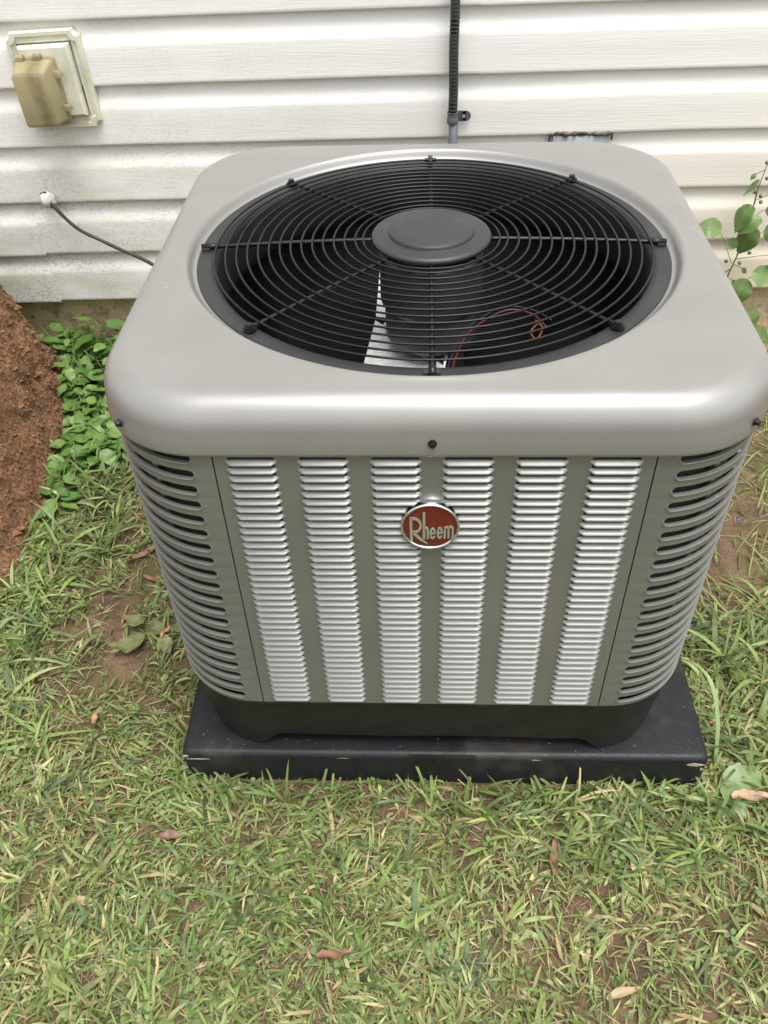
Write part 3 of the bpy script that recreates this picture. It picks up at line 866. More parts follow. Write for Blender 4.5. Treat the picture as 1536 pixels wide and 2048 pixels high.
for k in range(8):
    a = k*PI/4; c_, s_ = math.cos(a), math.sin(a); diag = k % 2 == 1
    rend = 0.2935 if diag else 0.3085
    pts = []
    for j in range(24):
        r_ = 0.074 + (rend-0.074)*j/23
        pts.append((r_*c_, r_*s_, gzr(r_) - 0.0036 + Z0))
    mm = MB(); mm.tube(pts, 0.0030 if not diag else 0.0026, 8)
    if not diag:
        mm.tube([(0.285*c_, 0.285*s_, gzr(0.285)-0.003+Z0), (0.3095*c_, 0.3095*s_, gzr(0.309)-0.003+Z0)], 0.0042, 8)
    sk = mm.build('spoke', M['guard'], gd, smooth=True)
    if diag:
        mm = MB()
        P = Vector((0.3005*c_, 0.3005*s_, 0.7285+Z0))
        mm.tube([P, P + Vector((0, 0, 0.0020))], 0.0082, 16)
        Q = Vector((0.288*c_, 0.288*s_, 0.7305+Z0))
        mm.tube([Q, P + Vector((0, 0, 0.002))], [0.0035, 0.0045], 8)
        ey = mm.build('eyelet', M['guard'], sk); smooth_angle(ey, 40)
        hexscrew(sk, P + Vector((0, 0, 0.0025)), (0, 0, 1), 0.0046)
    else:
        mm = MB(); t = Vector((-s_, c_, 0)); P = Vector((0.302*c_, 0.302*s_, 0.7266+Z0))
        mm.add([tuple(P + t*u_ + Vector((c_, s_, 0))*v_ + Vector((0, 0, z_))) for z_ in (0, 0.0035) for u_, v_ in ((-.009, -.004), (.009, -.004), (.009, .005), (-.009, .005))], [(3,2,1,0),(4,5,6,7),(0,1,5,4),(1,2,6,5),(2,3,7,6),(3,0,4,7)])
        mm.build('clip', M['flange'], sk)

# fan motor and blades
mm = MB()
cr = lambda R_, z_: [(R_*math.cos(t), R_*math.sin(t), z_+Z0) for t in [2*PI*k/48 for k in range(48)]]
mm.loft([cr(0.030, 0.728), cr(0.066, 0.726), cr(0.070, 0.722), cr(0.070, 0.655), cr(0.068, 0.650), cr(0.064, 0.648), cr(0.064, 0.600), cr(0.058, 0.592), cr(0.014, 0.590), cr(0.012, 0.530)], True, True, True)
mt = mm.build('fan_motor', M['motor'], ac); smooth_angle(mt, 35)
mm = MB()
for k in range(3):
    a0 = math.radians(100 + 120*k); rings = []
    for j in range(12):
        f_ = j/11; rr_ = 0.05 + 0.215*f_; half = math.radians(34 - 6*f_)
        rings.append([(rr_*math.cos(a0 + half*u_ + 0.25*f_), rr_*math.sin(a0 + half*u_ + 0.25*f_), 0.512 + 0.034*u_*(1.1-0.4*f_) + 0.012*u_*u_ + Z0) for u_ in np.linspace(-1, 1, 11)])
    b = MB(); b.loft(rings, closed=False); b.build('fan_blade', M['dark'], ac, smooth=True)
# compressor can below
mm = MB(); mm.loft([[(p[0]-0.0, p[1]-0.06, p[2]) for p in cr(R_, z_)] for R_, z_ in ((0.02, 0.455), (0.06, 0.45), (0.082, 0.43), (0.085, 0.40), (0.085, 0.215))], True, True, True)
cmpz = mm.build('compressor', M['motor'], ac); smooth_angle(cmpz, 40)
# galvanised divider bracket near the front
def plate_poly(pts, th=0.0012):
    mb = MB(); n = len(pts); P = [Vector(p) for p in pts]
    nrm = (P[1]-P[0]).cross(P[2]-P[0]).normalized() * th
    mb.add([tuple(p) for p in P] + [tuple(p+nrm) for p in P], [tuple(range(n)), tuple(reversed(range(n, 2*n)))] + [(i, (i+1) % n, n+(i+1) % n, n+i) for i in range(n)])
    return mb
def L3(x, y, z): return (x - UC.x, y - UC.y, z + Z0)
br = plate_poly([L3(-0.099, 0.010, 0.600), L3(-0.1005, -0.142, 0.585), L3(-0.070, -0.150, 0.585), L3(-0.078, -0.128, 0.586), L3(-0.083, -0.065, 0.592)]).build('divider_bracket', M['galv'], ac)
plate_poly([L3(-0.101, -0.150, 0.583), L3(-0.118, -0.290, 0.570), L3(0.004, -0.290, 0.570), L3(-0.050, -0.215, 0.577), L3(-0.086, -0.166, 0.582)]).build('bracket_gusset', M['galv'], br)
mm = MB(); mm.tube([L3(-0.086, -0.166, 0.586), L3(-0.045, -0.215, 0.581), L3(0.006, -0.282, 0.575)], [0.004, 0.005, 0.006], 6); mm.build('bracket_flange', M['galv'], br)
def wire(pts, r_, mat, name='wire'):
    mm = MB(); mm.tube(bez([L3(*p) for p in pts], 40), r_, 6); return mm.build(name, mat, ac, smooth=True)
wire([(0.006, -0.41, 0.665), (0.012, -0.377, 0.665), (0.031, -0.319, 0.665), (0.079, -0.267, 0.665), (0.113, -0.275, 0.665), (0.13, -0.31, 0.665)], 0.0016, M['wire_red'])
wire([(0.0, -0.405, 0.662), (0.008, -0.367, 0.662), (0.026, -0.31, 0.662), (0.076, -0.253, 0.662), (0.118, -0.261, 0.662), (0.139, -0.287, 0.662)], 0.0013, M['wire_blue'])
wire([(0.12, -0.275, 0.655), (0.127, -0.295, 0.655), (0.117, -0.322, 0.655), (0.111, -0.305, 0.655), (0.122, -0.283, 0.655)], 0.0014, M['wire_orange'])
wire([(-0.006, -0.30, 0.56), (0.002, -0.262, 0.585), (0.010, -0.215, 0.59), (0.013, -0.19, 0.585)], 0.0022, M['galv'], 'tube_bend')
mm = MB(); mm.loft([[(p[0]*1.0+0.088, p[1]-0.083, p[2]) for p in cr(R_, z_)] for R_, z_ in ((0.017, 0.55), (0.017, 0.562), (0.013, 0.566))], True, True, True)
mm.build('red_cap', M['wire_red'], ac, smooth=False)

# badge
BZ = 0.5715 + Z0
bd = empty('badge_tmp', (0, 0, 0), '', '') if False else None
def ell(a, b, d, n=64): return [(a*math.cos(2*PI*k/n), -d, b*math.sin(2*PI*k/n)) for k in range(n)]
mm = MB(); mm.loft([ell(0.0290, 0.0305, 0.0085), ell(0.0312, 0.0327, 0.0085)], True, False, False)
mm = MB(); mm.loft([ell(0.0305, 0.0320, 0.0084), ell(0.015, 0.016, 0.0088), ell(0.0005, 0.0005, 0.0089)], True, False, True)
badge = mm.build('badge', M['red'], ac, smooth=True, loc=(-0.0015, -HP, BZ))
mm = MB(); mm.loft([ell(0.0330, 0.0345, 0.0), ell(0.0338, 0.0353, 0.0025), ell(0.0340, 0.0355, 0.0065), ell(0.0334, 0.0349, 0.0092), ell(0.0322, 0.0337, 0.0104), ell(0.0311, 0.0326, 0.0100), ell(0.0304, 0.0319, 0.0082)])
mm.build('badge_rim', M['chrome'], badge, smooth=True)
def arcp(cx_, cy_, rx, ry, a0, a1, n=14): return [(cx_ + rx*math.cos(math.radians(a0 + (a1-a0)*k/(n-1))), cy_ + ry*math.sin(math.radians(a0 + (a1-a0)*k/(n-1)))) for k in range(n)]
LT = []   # lettering drawn in the badge's own plane, y down
LT.append(([(352, 428), (362, 826)], 46))
LT.append(([(340, 446), (400, 446)] + arcp(405, 560, 116, 114, -85, 85, 16) + [(375, 680)], 40))
LT.append(([(392, 676), (430, 715), (520, 795), (640, 872)], [44, 46, 40, 10]))
LT.append(([(578, 345), (580, 790)], 44))
LT.append(([(592, 640)] + arcp(615, 640, 30, 40, 200, 360, 8) + [(645, 790)], 36))
for ex, ey in ((728, 694), (852, 684)):
    LT.append((arcp(ex, ey, 37, 82, 10, -180, 14)[:] + arcp(ex, ey, 37, 82, 180, 35, 14), 32))
    LT.append(([(ex-36, ey+6), (ex+48, ey-2)], 24))
LT.append(([(938, 588), (936, 780)], 36))
LT.append(([(945, 622)] + arcp(972, 622, 30, 36, 190, 360, 8) + [(1003, 775)], 34))
LT.append(([(1008, 616)] + arcp(1040, 612, 33, 34, 190, 360, 8) + [(1073, 768)], 34))
kx, kz = 0.0340/515, 0.0355/383
strokes(LT, 0, 0.0011, lambda a, b, d: ((a-685)*kx, -0.0088-d, (590-b)*kz)).build('badge_lettering', M['silver'], badge)

# ------------------------------------------------------------------ earth mound at the left
BASE = [(-0.936, 0.545), (-0.890, 0.42), (-0.864, 0.27), (-0.846, 0.08), (-0.842, -0.12), (-0.856, -0.26), (-0.92, -0.36), (-1.10, -0.36), (-1.35, -0.34), (-1.60, -0.12), (-1.70, 0.15), (-1.60, 0.45), (-1.40, 0.575), (-1.15, 0.585), (-1.0, 0.58)]
bp_ = bez([(*p, 0) for p in BASE + BASE[:1]], 181)[:-1]
NB = len(bp_)
tc = Vector((-1.30, 0.36, 0))
rings = []
NH = 70
for j in range(NH):
    t = j/(NH-1); z = -0.03 + 1.02*t
    rr = []
    for i, p in enumerate(bp_):
        a = math.atan2(p.y-tc.y, p.x-tc.x)
        tp = Vector((tc.x + 0.17*math.cos(a), tc.y + 0.17*math.sin(a), 0))
        f_ = min(1, t*1.06); k_ = f_**1.0
        q = p*(1-k_) + tp*k_
        n1 = float(fbm(a*1.6+3, z*4, 5, 4, 41)) - 0.5; n2 = float(fbm(a*9, z*22, 3.2, 3, 44)) - 0.5
        flare = 0.015*math.exp(-max(z, 0)/0.03)
        d = Vector((math.cos(a), math.sin(a), 0))
        if t > 0.5:
            s_ = (t-0.5)/0.5; q = tc + (q-tc)*max(0.02, math.cos(s_*PI/2))**0.8
            z = 0.48 + 0.13*math.sin(s_*PI/2)
        q = q + d*(n1*0.030 + n2*0.020 + flare)
        rr.append((q.x, q.y, z + n2*0.008))
    rings.append(rr)
m = MB(); m.loft(rings, True, False, True)
md = m.build('soil_mound', M['mound'], smooth=True)
tag(md, 'steep mound of crumbly reddish-brown earth beside the leafy weeds', 'earth mound')
# crumbs of earth scattered round its foot and the lump at its corner
def crumb_mesh(n, fn, rmin, rmax, seed):
    r2 = random.Random(seed); mb = MB()
    for _ in range(n):
        x, y, z = fn(r2); r_ = rmin + (rmax-rmin)*r2.random()**2
        v = []
        for (a, b, c) in ((1,0,0),(-1,0,0),(0,1,0),(0,-1,0),(0,0,1),(0,0,-1)):
            k_ = r_*(0.6 + 0.8*r2.random()); v.append((x+a*k_+r_*0.3*(r2.random()-.5), y+b*k_+r_*0.3*(r2.random()-.5), z+c*k_*0.8))
        mb.add(v, [(0,2,4),(2,1,4),(1,3,4),(3,0,4),(2,0,5),(1,2,5),(3,1,5),(0,3,5)])
    return mb
def at_mound(r2):
    j = int(r2.random()**1.6*52); i = r2.randrange(NB); p = rings[j][i]; return p
cm = crumb_mesh(16000, at_mound, 0.0015, 0.0062, 3).build('crumbs', M['mound'], md); cm['kind'] = 'stuff'
cm2 = crumb_mesh(420, at_mound, 0.005, 0.015, 9).build('clods', M['mound'], md); cm2['kind'] = 'stuff'
lump = MB(); rr = []
for j in range(8):
    t = PI*j/7
    rr.append([(0.032*math.sin(t)*math.cos(a)*(0.8+0.4*random.random()), 0.030*math.sin(t)*math.sin(a)*(0.8+0.4*random.random()), 0.022*math.cos(t)) for a in [2*PI*k/12 for k in range(12)]])
lump.loft(rr, True, True, True)
lo = lump.build('earth_clod', plain('red_clay', (0.29, 0.115, 0.055), 0.9, var=0.3, scale=60, bump=0.8, bscale=80, bd=0.006), loc=(-0.935, 0.535, 0.018))
tag(lo, 'reddish clay clod at the corner of the earth mound', 'earth clod')
bk = MB(); rr = []
for j in range(12):
    t = j/11
    rr.append([(-1.035 - 0.020*t + 0.004*random.random() - 0.030*u_, 0.44 - 0.02*u_ - 0.01*t, 0.24 + 0.14*t) for u_ in np.linspace(0, 1, 5)])

# ------------------------------------------------------------------ grass (uncountable: one object)
def inside_block(x, y, pad_=0.0):
    in_pad = (np.abs(x-PADC[0]) < PADH+pad_) & (np.abs(y-PADC[1]) < PADH+pad_)
    return in_pad | (y > 0.70)
bpx = np.array([(p.x, p.y) for p in bp_])
def in_mound(x, y):
    inside = np.zeros(len(x), bool); j = len(bpx)-1
    for i in range(len(bpx)):
        xi, yi = bpx[i]; xj, yj = bpx[j]
        c = ((yi > y) != (yj > y)) & (x < (xj-xi)*(y-yi)/(yj-yi+1e-12)+xi)
        inside ^= c; j = i
    return inside
def density(x, y):
    patch = fbm(x, y, 4.2, 4, 51); fine = fbm(x, y, 16, 3, 57)
    d = np.clip((patch*0.55 + fine*0.45 - 0.36)/0.16, 0.0, 1)
    d = 0.42 + 0.58*d
    # trodden soil to the left of the unit and mossy ground to its right
    left = np.exp(-(((x+0.55)/0.20)**4 + ((y+0.13)/0.34)**4))
    d = d * (1 - 0.92*np.clip(left*1.4, 0, 1)*np.clip((0.82-fine)*3.2, 0.5, 1))
    right = np.clip((x-0.34)/0.1, 0, 1)*np.clip((y+0.28)/0.12, 0, 1)
    d = d * (1 - 0.965*right)
    front = np.exp(-((y+0.60)/0.035)**2)*np.clip((0.30-np.abs(x+0.05))/0.1, 0, 1)
    d = d * (1 - 0.55*front)
    back = np.clip((y-0.42)/0.1, 0, 1)
    d = d*(1-0.6*back)
    return d
PAL = np.array([(0.115,0.165,0.055),(0.155,0.215,0.070),(0.205,0.255,0.095),(0.225,0.240,0.105),(0.270,0.262,0.130),(0.350,0.300,0.170),(0.100,0.145,0.066),(0.260,0.190,0.110)])
PAL = PAL*np.array([1.28, 1.28, 1.12])
def blades(n, x, y, az, length, width, elev, droop, colw, lift=0.0, nseg=4, z0=None):
    """n grass blades as tapered ribbons"""
    t = np.linspace(0, 1, nseg+1)
    if z0 is None: z0 = gz(x, y)
    e = elev[:, None] - droop[:, None]*t[None]*1.0
    ds = length[:, None]/nseg
    hor = np.concatenate([np.zeros((n, 1)), np.cumsum(np.cos(e[:, :-1])*ds, 1)], 1)
    ver = np.concatenate([np.zeros((n, 1)), np.cumsum(np.sin(e[:, :-1])*ds, 1)], 1)
    curl = (rng.random(n)-0.5)*0.9
    aa = az[:, None] + curl[:, None]*t[None]
    px = x[:, None] + np.concatenate([np.zeros((n, 1)), np.cumsum(np.cos(aa[:, :-1])*np.diff(hor, axis=1), 1)], 1)
    py = y[:, None] + np.concatenate([np.zeros((n, 1)), np.cumsum(np.sin(aa[:, :-1])*np.diff(hor, axis=1), 1)], 1)
    floor = (0.001 + 0.010*rng.random(n))[:, None]
    pz = z0[:, None] + lift + np.maximum(ver, np.minimum(floor, floor*(0.2+t[None]*2)))
    prof = np.array([0.62, 1.0, 0.95, 0.66, 0.04]) if nseg == 4 else np.interp(t, [0, .25, .5, .78, 1], [0.62, 1.0, 0.95, 0.66, 0.04])
    wdt = width[:, None]*prof[None]*0.5
    roll = (rng.random(n)-0.5)*1.3
    sx = -np.sin(aa)*np.cos(roll)[:, None]; sy = np.cos(aa)*np.cos(roll)[:, None]; sz = np.sin(roll)[:, None]*np.ones_like(aa)
    V = np.zeros((n, nseg+1, 2, 3))
    for s_, k_ in ((0, 1), (1, -1)):
        V[:, :, s_, 0] = px + k_*sx*wdt; V[:, :, s_, 1] = py + k_*sy*wdt; V[:, :, s_, 2] = pz + k_*sz*wdt
    V = V.reshape(-1, 3)
    b = (np.arange(n)*(nseg+1)*2)[:, None] + np.arange(nseg)[None]*2
    F = np.stack([b, b+1, b+3, b+2], 2).reshape(-1, 4)
    C = np.repeat(colw, (nseg+1)*2, axis=0)
    return V, F, C
def pick(n, wts):
    i = rng.choice(len(PAL), n, p=np.array(wts)/np.sum(wts)); c = PAL[i]
    return c*(0.62 + 0.66*rng.random((n, 1)))
parts = []
def scatter(N, xr, yr, power=1.0):
    x = rng.uniform(*xr, N); y = rng.uniform(*yr, N)
    k = (rng.random(N) < density(x, y)**power) & ~inside_block(x, y, 0.001) & ~in_mound(x, y)
    return x[k], y[k]
# short trampled layer
x, y = scatter(150000, (-1.25, 1.15), (-1.45, 0.64))
n = len(x)
warm = np.clip(fbm(x, y, 3.1, 3, 71)*2.4-0.65 + np.clip(x, 0, .5)*0.5, 0, 1)
L = 0.014 + 0.036*rng.random(n)**1.5; W_ = 0.0014 + 0.0046*rng.random(n)**1.2
flow = fbm(x, y, 6.5, 3, 91)*4*PI + rng.normal(0, 1.15, n)
c1 = pick(n, [2.5, 3.5, 3, 2, 1, .4, 2, .2]); c2 = pick(n, [1.2, 2.2, 3, 3, 2.4, 1.5, 1, .7])
sel = (rng.random(n) < warm)[:, None]
parts.append(blades(n, x, y, flow, L, W_, rng.uniform(0.10, 1.15, n), rng.uniform(0.2, 1.8, n), np.where(sel, c2, c1)))
# longer, wider crabgrass leaves in small tufts
def tufts(nt_, xr, yr, lo, hi, wlo, whi, kmin, kmax, wts, elo=0.1, ehi=0.9, power=1.0, fixed=None):
    if fixed is None: tx, ty = scatter(nt_, xr, yr, power)
    else: tx, ty = np.array(fixed).T
    k = rng.integers(kmin, kmax+1, len(tx)); X_ = np.repeat(tx, k); Y_ = np.repeat(ty, k); n = len(X_)
    X_ = X_ + rng.normal(0, 0.006, n); Y_ = Y_ + rng.normal(0, 0.006, n)
    ok = ~inside_block(X_, Y_, 0.001); X_, Y_ = X_[ok], Y_[ok]; n = len(X_)
    cc = pick(len(tx), wts); cc = np.repeat(cc, k, 0)[ok]*(0.85+0.3*rng.random((n, 1)))
    parts.append(blades(n, X_, Y_, rng.uniform(0, 2*PI, n), rng.uniform(lo, hi, n), rng.uniform(wlo, whi, n), rng.uniform(elo, ehi, n), rng.uniform(0.5, 2.0, n), cc, nseg=5))
tufts(1500, (-1.25, 1.15), (-1.45, 0.5), 0.035, 0.075, 0.0050, 0.0085, 2, 5, [2, 3.5, 3, 1.5, 1, .5, 2, 0])
tufts(300, (-1.2, -0.66), (-0.55, -0.05), 0.05, 0.12, 0.004, 0.0075, 3, 6, [3, 4, 3, 1, .6, .2, 3, 0])
# livelier tufts at the front edge of the pad, to the right of it, along the mound and left of the unit
fx_ = [(-0.42+0.03*random.random(), -0.60+0.1*random.random()) for _ in range(10)] + [(random.uniform(-0.40, 0.42), -0.592-0.025*random.random()) for _ in range(30)]
tufts(0, None, None, 0.04, 0.085, 0.0032, 0.0062, 2, 5, [3, 5, 3, 1, .3, .1, 1, 0], 0.5, 1.45, fixed=fx_)
fx_ = [(random.uniform(0.44, 0.75), random.uniform(-0.66, -0.26)) for _ in range(60)]
tufts(0, None, None, 0.05, 0.12, 0.004, 0.0085, 3, 6, [3, 5, 3, 1, .6, .2, 2, 0], 0.3, 1.2, fixed=fx_)
fx_ = [(random.uniform(-0.86, -0.66), random.uniform(-0.10, 0.34)) for _ in range(70)]
tufts(0, None, None, 0.05, 0.12, 0.004, 0.0075, 3, 6, [4, 5, 2, 1, .3, .1, 2, 0], 0.3, 1.2, fixed=fx_)
fx_ = [(random.uniform(0.05, 0.44), -0.60-0.12*random.random()) for _ in range(55)]
tufts(0, None, None, 0.035, 0.075, 0.004, 0.007, 3, 6, [4, 6, 2, .5, .2, .1, 1, 0], 0.3, 1.2, fixed=fx_)
# stray pale stems on the mossy side
xs = rng.uniform(0.43, 0.95, 420); ys = rng.uniform(-0.3, 0.62, 420)
parts.append(blades(420, xs, ys, rng.uniform(0, 2*PI, 420), rng.uniform(0.04, 0.13, 420), rng.uniform(0.0012, 0.004, 420), rng.uniform(0.1, 0.8, 420), rng.uniform(0.4, 1.8, 420), pick(420, [1, 2, 2, 2, 2, 2, .5, .5])))
# dry thatch
x, y = scatter(44000, (-1.25, 1.15), (-1.45, 0.64), 0.4); n = len(x)
TH_ = np.array([(0.26,0.17,0.09),(0.15,0.09,0.05),(0.44,0.35,0.21),(0.10,0.06,0.035)])[rng.integers(0, 4, n)]*(0.8+0.4*rng.random((n, 1)))
parts.append(blades(n, x, y, rng.uniform(0, 2*PI, n), rng.uniform(0.015, 0.055, n), rng.uniform(0.0007, 0.0018, n), rng.uniform(0.0, 0.5, n), rng.uniform(0.2, 1.4, n), TH_))
# outside the frame, thinner
x, y = scatter(60000, (-3.0, 2.8), (-3.6, 0.6)); k = (x < -1.25) | (x > 1.15) | (y < -1.45); x, y = x[k], y[k]; n = len(x)
parts.append(blades(n, x, y, rng.uniform(0, 2*PI, n), rng.uniform(0.03, 0.07, n), rng.uniform(0.004, 0.008, n), rng.uniform(0.15, 1.0, n), rng.uniform(0.5, 2.0, n), pick(n, [2, 3, 3, 2, 1.4, .8, 1.5, .4])))

def mesh_np(name, parts, mat):
    V = np.concatenate([p[0] for p in parts]); off = np.cumsum([0]+[len(p[0]) for p in parts])[:-1]
    F = np.concatenate([p[1]+o for p, o in zip(parts, off)]); C = np.concatenate([p[2] for p in parts])
    me = bpy.data.meshes.new(name)
    me.vertices.add(len(V)); me.vertices.foreach_set('co', V.astype(np.float32).ravel())
    me.loops.add(F.size); me.loops.foreach_set('vertex_index', F.astype(np.int32).ravel())
    me.polygons.add(len(F)); me.polygons.foreach_set('loop_start', (np.arange(len(F))*4).astype(np.int32))
    me.update(calc_edges=True)
    me.polygons.foreach_set('use_smooth', np.ones(len(F), bool))
    at = me.attributes.new('leaf_colour', 'FLOAT_COLOR', 'POINT')
    at.data.foreach_set('color', np.concatenate([C, np.ones((len(C), 1))], 1).astype(np.float32).ravel())
    me.materials.append(mat); me.validate()
    o = bpy.data.objects.new(name, me); COL.objects.link(o); return o
gr = mesh_np('grass', parts, M['blade'])
gr['kind'] = 'stuff'; gr['label'] = 'short trampled crabgrass and dry thatch covering the clay soil'; gr['category'] = 'grass'

# low clover and tiny broad leaves between the grass
def clover(N):
    x, y = scatter(N, (-1.2, 1.1), (-1.3, 0.6), 0.4); n = len(x)
    Vs, Fs, Cs = [], [], []; b = 0
    for i in range(n):
        h_ = 0.006 + 0.016*rng.random(); c = np.array([(0.11,0.19,0.05),(0.14,0.22,0.065),(0.18,0.24,0.085)][rng.integers(0, 3)])*(0.8+0.4*rng.random())
        a0 = rng.random()*6.28; r_ = 0.0034 + 0.0034*rng.random(); zz = float(gz(x[i], y[i]))
        for k in range(3):
            a = a0 + k*2.094; d = np.array([math.cos(a), math.sin(a)]); p = np.array([-d[1], d[0]])
            P0 = np.array([x[i], y[i]]); tilt = (rng.random()-0.3)*0.5
            for (u_, v_) in ((0.1, 0), (0.9, 0.62), (1.75, 0.5), (1.6, 0), (1.75, -0.5), (0.9, -0.62)):
                q = P0 + d*u_*r_ + p*v_*r_; Vs.append((q[0], q[1], zz + h_ + u_*r_*tilt))
            Fs.append((b, b+1, b+2, b+3)); Fs.append((b, b+3, b+4, b+5)); b += 6
            Cs += [c]*6
    return np.array(Vs), np.array(Fs), np.array(Cs)
cl = mesh_np('clover', [clover(1500)], M['blade'])
cl['kind'] = 'stuff'; cl['label'] = 'tiny clover and broad-leaved seedlings between the grass'; cl['category'] = 'clover'

# ------------------------------------------------------------------ leaves and weeds
def leaf_mesh(name, mat, width=0.74, serr=9, cup=0.10, droop=0.25, heart=0.06, wave=0.03, seed=0):
    """unit leaf along +Y with a folded midrib, toothed edge and drooping tip"""
    r2 = random.Random(seed); n = serr*2
    mid, lft, rgt, lm_, rm_ = [], [], [], [], []
    for i in range(n+1):
        t = i/n
        wd = width*0.5*(math.sin(PI*min(1, t**0.62))**0.85 if t < 1 else 0)
        tooth = (1.0 if i % 2 == 0 else 0.90)
        z = -droop*t*t + wave*math.sin(t*7 + seed)
        back = -heart*(1-t)**6
        mid.append((0, t, z))
        for s_, A_, B_ in ((-1, lft, lm_), (1, rgt, rm_)):
            ww = max(wd*tooth, 0.001)
            A_.append((s_*ww, t + back*(1 if i < 3 else 0) - 0.03*(tooth < 1), z + cup*ww + wave*math.sin(t*11 + s_ + seed)*0.7))
            B_.append((s_*ww*0.5, t, z + cup*ww*0.30 + 0.006))
    v = lft + lm_ + mid + rm_ + rgt; k = n+1; f = []
    for r_ in range(4):
        for i in range(n): f.append((r_*k+i, (r_+1)*k+i, (r_+1)*k+i+1, r_*k+i+1))
    me = bpy.data.meshes.new(name); me.from_pydata(v, [], f); me.materials.append(mat)
    me.polygons.foreach_set('use_smooth', [True]*len(f)); me.update(); return me
def leaf_obj(me, parent, base, yaw, pitch, roll, size):
    o = bpy.data.objects.new('leaf', me); COL.objects.link(o); o.parent = parent
    Mx = Matrix.Rotation(yaw, 4, 'Z') @ Matrix.Rotation(pitch, 4, 'X') @ Matrix.Rotation(roll, 4, 'Y')
    o.matrix_local = Matrix.Translation(base) @ Mx @ Matrix.Diagonal((size, size, size, 1))
    return o
LWEED = [leaf_mesh('leaf', M['weed'], width=w_, seed=s_, droop=d_, serr=8) for s_, w_, d_ in ((1, .70, .18), (2, .62, .30), (3, .80, .12), (4, .66, .38))]
r3 = random.Random(11)
def weed(x, y, h, nl, smin, smax, label, group=None):
    z0 = float(gz(np.array(x), np.array(y)))
    e = empty('weed_plant', (x, y, z0), label, 'weed', group)
    lean = Vector((r3.uniform(-.25, .25), r3.uniform(-.35, .10), 1))
    st = [lean*(h*k/5) + Vector((0.004*math.sin(k*2), 0.004*math.cos(k), 0)) for k in range(6)]
    mb = MB(); mb.tube(st, [0.0018]*5 + [0.001], 5)
    a = r3.uniform(0, 6.28)
    for k in range(nl):
        f_ = 0.30 + 0.70*(k+0.5)/nl
        b0 = lean*(h*f_); a += 2.4 + r3.uniform(-.5, .5)
        pl = h*0.28*(1.15-f_) + 0.010
        d = Vector((math.cos(a), math.sin(a), 0.35)); b1 = b0 + d*pl
        mb.tube([b0, b0.lerp(b1, .5) + Vector((0, 0, 0.002)), b1], 0.0008, 4)
        sz = r3.uniform(smin, smax)*(1.05-0.35*f_)
        leaf_obj(r3.choice(LWEED), e, b1, a - PI/2, r3.uniform(-0.55, 0.25), r3.uniform(-0.35, 0.35), sz)
    mb.build('stem', M['stem'], e, smooth=True)
    return e
GL = 'leafy weeds between the earth mound and the cabinet'
LB = 'leafy weed between earth mound and cabinet'
pts = []
tries = 0
while len(pts) < 64 and tries < 4000:
    tries += 1
    x = r3.uniform(-1.02, -0.64); y = r3.uniform(0.24, 0.63)
    if y < 0.33 and x > -0.72: continue
    if in_mound(np.array([x-0.02]), np.array([y]))[0]: continue
    if all((x-a)**2 + (y-b)**2 > 0.033**2 for a, b in pts): pts.append((x, y))
pts += [(-1.005, 0.612), (-0.975, 0.600), (-0.95, 0.615), (-0.925, 0.590), (-0.965, 0.575), (-0.915, 0.555), (-0.90, 0.50), (-0.885, 0.455), (-0.875, 0.41), (-0.866, 0.36), (-0.858, 0.30), (-0.93, 0.63), (-0.885, 0.62), (-0.985, 0.64), (-0.838, 0.25), (-0.828, 0.20), (-0.800, 0.26), (-0.822, 0.14), (-0.775, 0.23), (-0.826, 0.06), (-0.81, 0.31), (-0.76, 0.29), (-0.73, 0.27)]
for (x, y) in pts:
    back = max(0, (y-0.30)/0.33)
    weed(x, y, 0.045 + 0.075*back*r3.uniform(0.6, 1.25), 8, 0.036, 0.062, LB + (', in its back row against the foundation' if y > 0.52 else ', at its front edge where it meets the grass' if y < 0.37 else ', in the middle of the patch'), GL)
weed(-0.845, 0.618, 0.155, 7, 0.060, 0.082, 'tallest broad-leaved weed against the foundation left of the cabinet')
weed(-1.045, 0.632, 0.145, 4, 0.050, 0.070, 'small weed with broad leaves on its own against the foundation behind the earth mound')

# right-hand climbing weed
vp = empty('climbing_weed', (0.690, 0.600, 0.0), 'tall spindly weed with heart-shaped leaves against the siding right of the cabinet', 'weed')
LV = [leaf_mesh('leaf', M['vine'], width=w_, seed=s_, droop=d_, serr=10, heart=0.16) for s_, w_, d_ in ((5, .92, .12), (6, .84, .30), (7, .95, .05))]
stem = bez([(0.0, 0.0, -0.01), (0.0, -0.01, 0.10), (-0.001, -0.005, 0.195), (0.003, 0.0, 0.260), (0.016, 0.004, 0.325), (0.021, 0.006, 0.406), (0.020, 0.004, 0.463), (0.026, 0.0, 0.530)], 40)
mb = MB(); mb.tube(stem, [0.0026 - 0.0018*k/39 for k in range(40)], 6)
def vleaf(frm, to, size, tipdir, face, var=0):
    """leaf whose base sits at 'to' on a petiole from the stem; the blade runs along tipdir and faces 'face'"""
    frm, to = Vector(frm), Vector(to)
    mb.tube([frm, frm.lerp(to, .5) + Vector((0, -0.004, 0.004)), to], 0.0008, 5)
    yv = Vector(tipdir).normalized(); zv = Vector(face); zv = (zv - yv*zv.dot(yv)).normalized(); xv = yv.cross(zv)
    o = bpy.data.objects.new('leaf', LV[var]); COL.objects.link(o); o.parent = vp
    Mx = Matrix.Identity(4)
    size *= 0.86
    for i in range(3): Mx[i][0] = xv[i]*size; Mx[i][1] = yv[i]*size; Mx[i][2] = zv[i]*size
    o.matrix_local = Matrix.Translation(to) @ Mx
FC = (-0.2, -0.75, 0.6)
vleaf((0.003, 0, 0.29), (-0.050, -0.012, 0.392-0.012), 0.060, (-1, 0.1, 0.10), FC, 0)
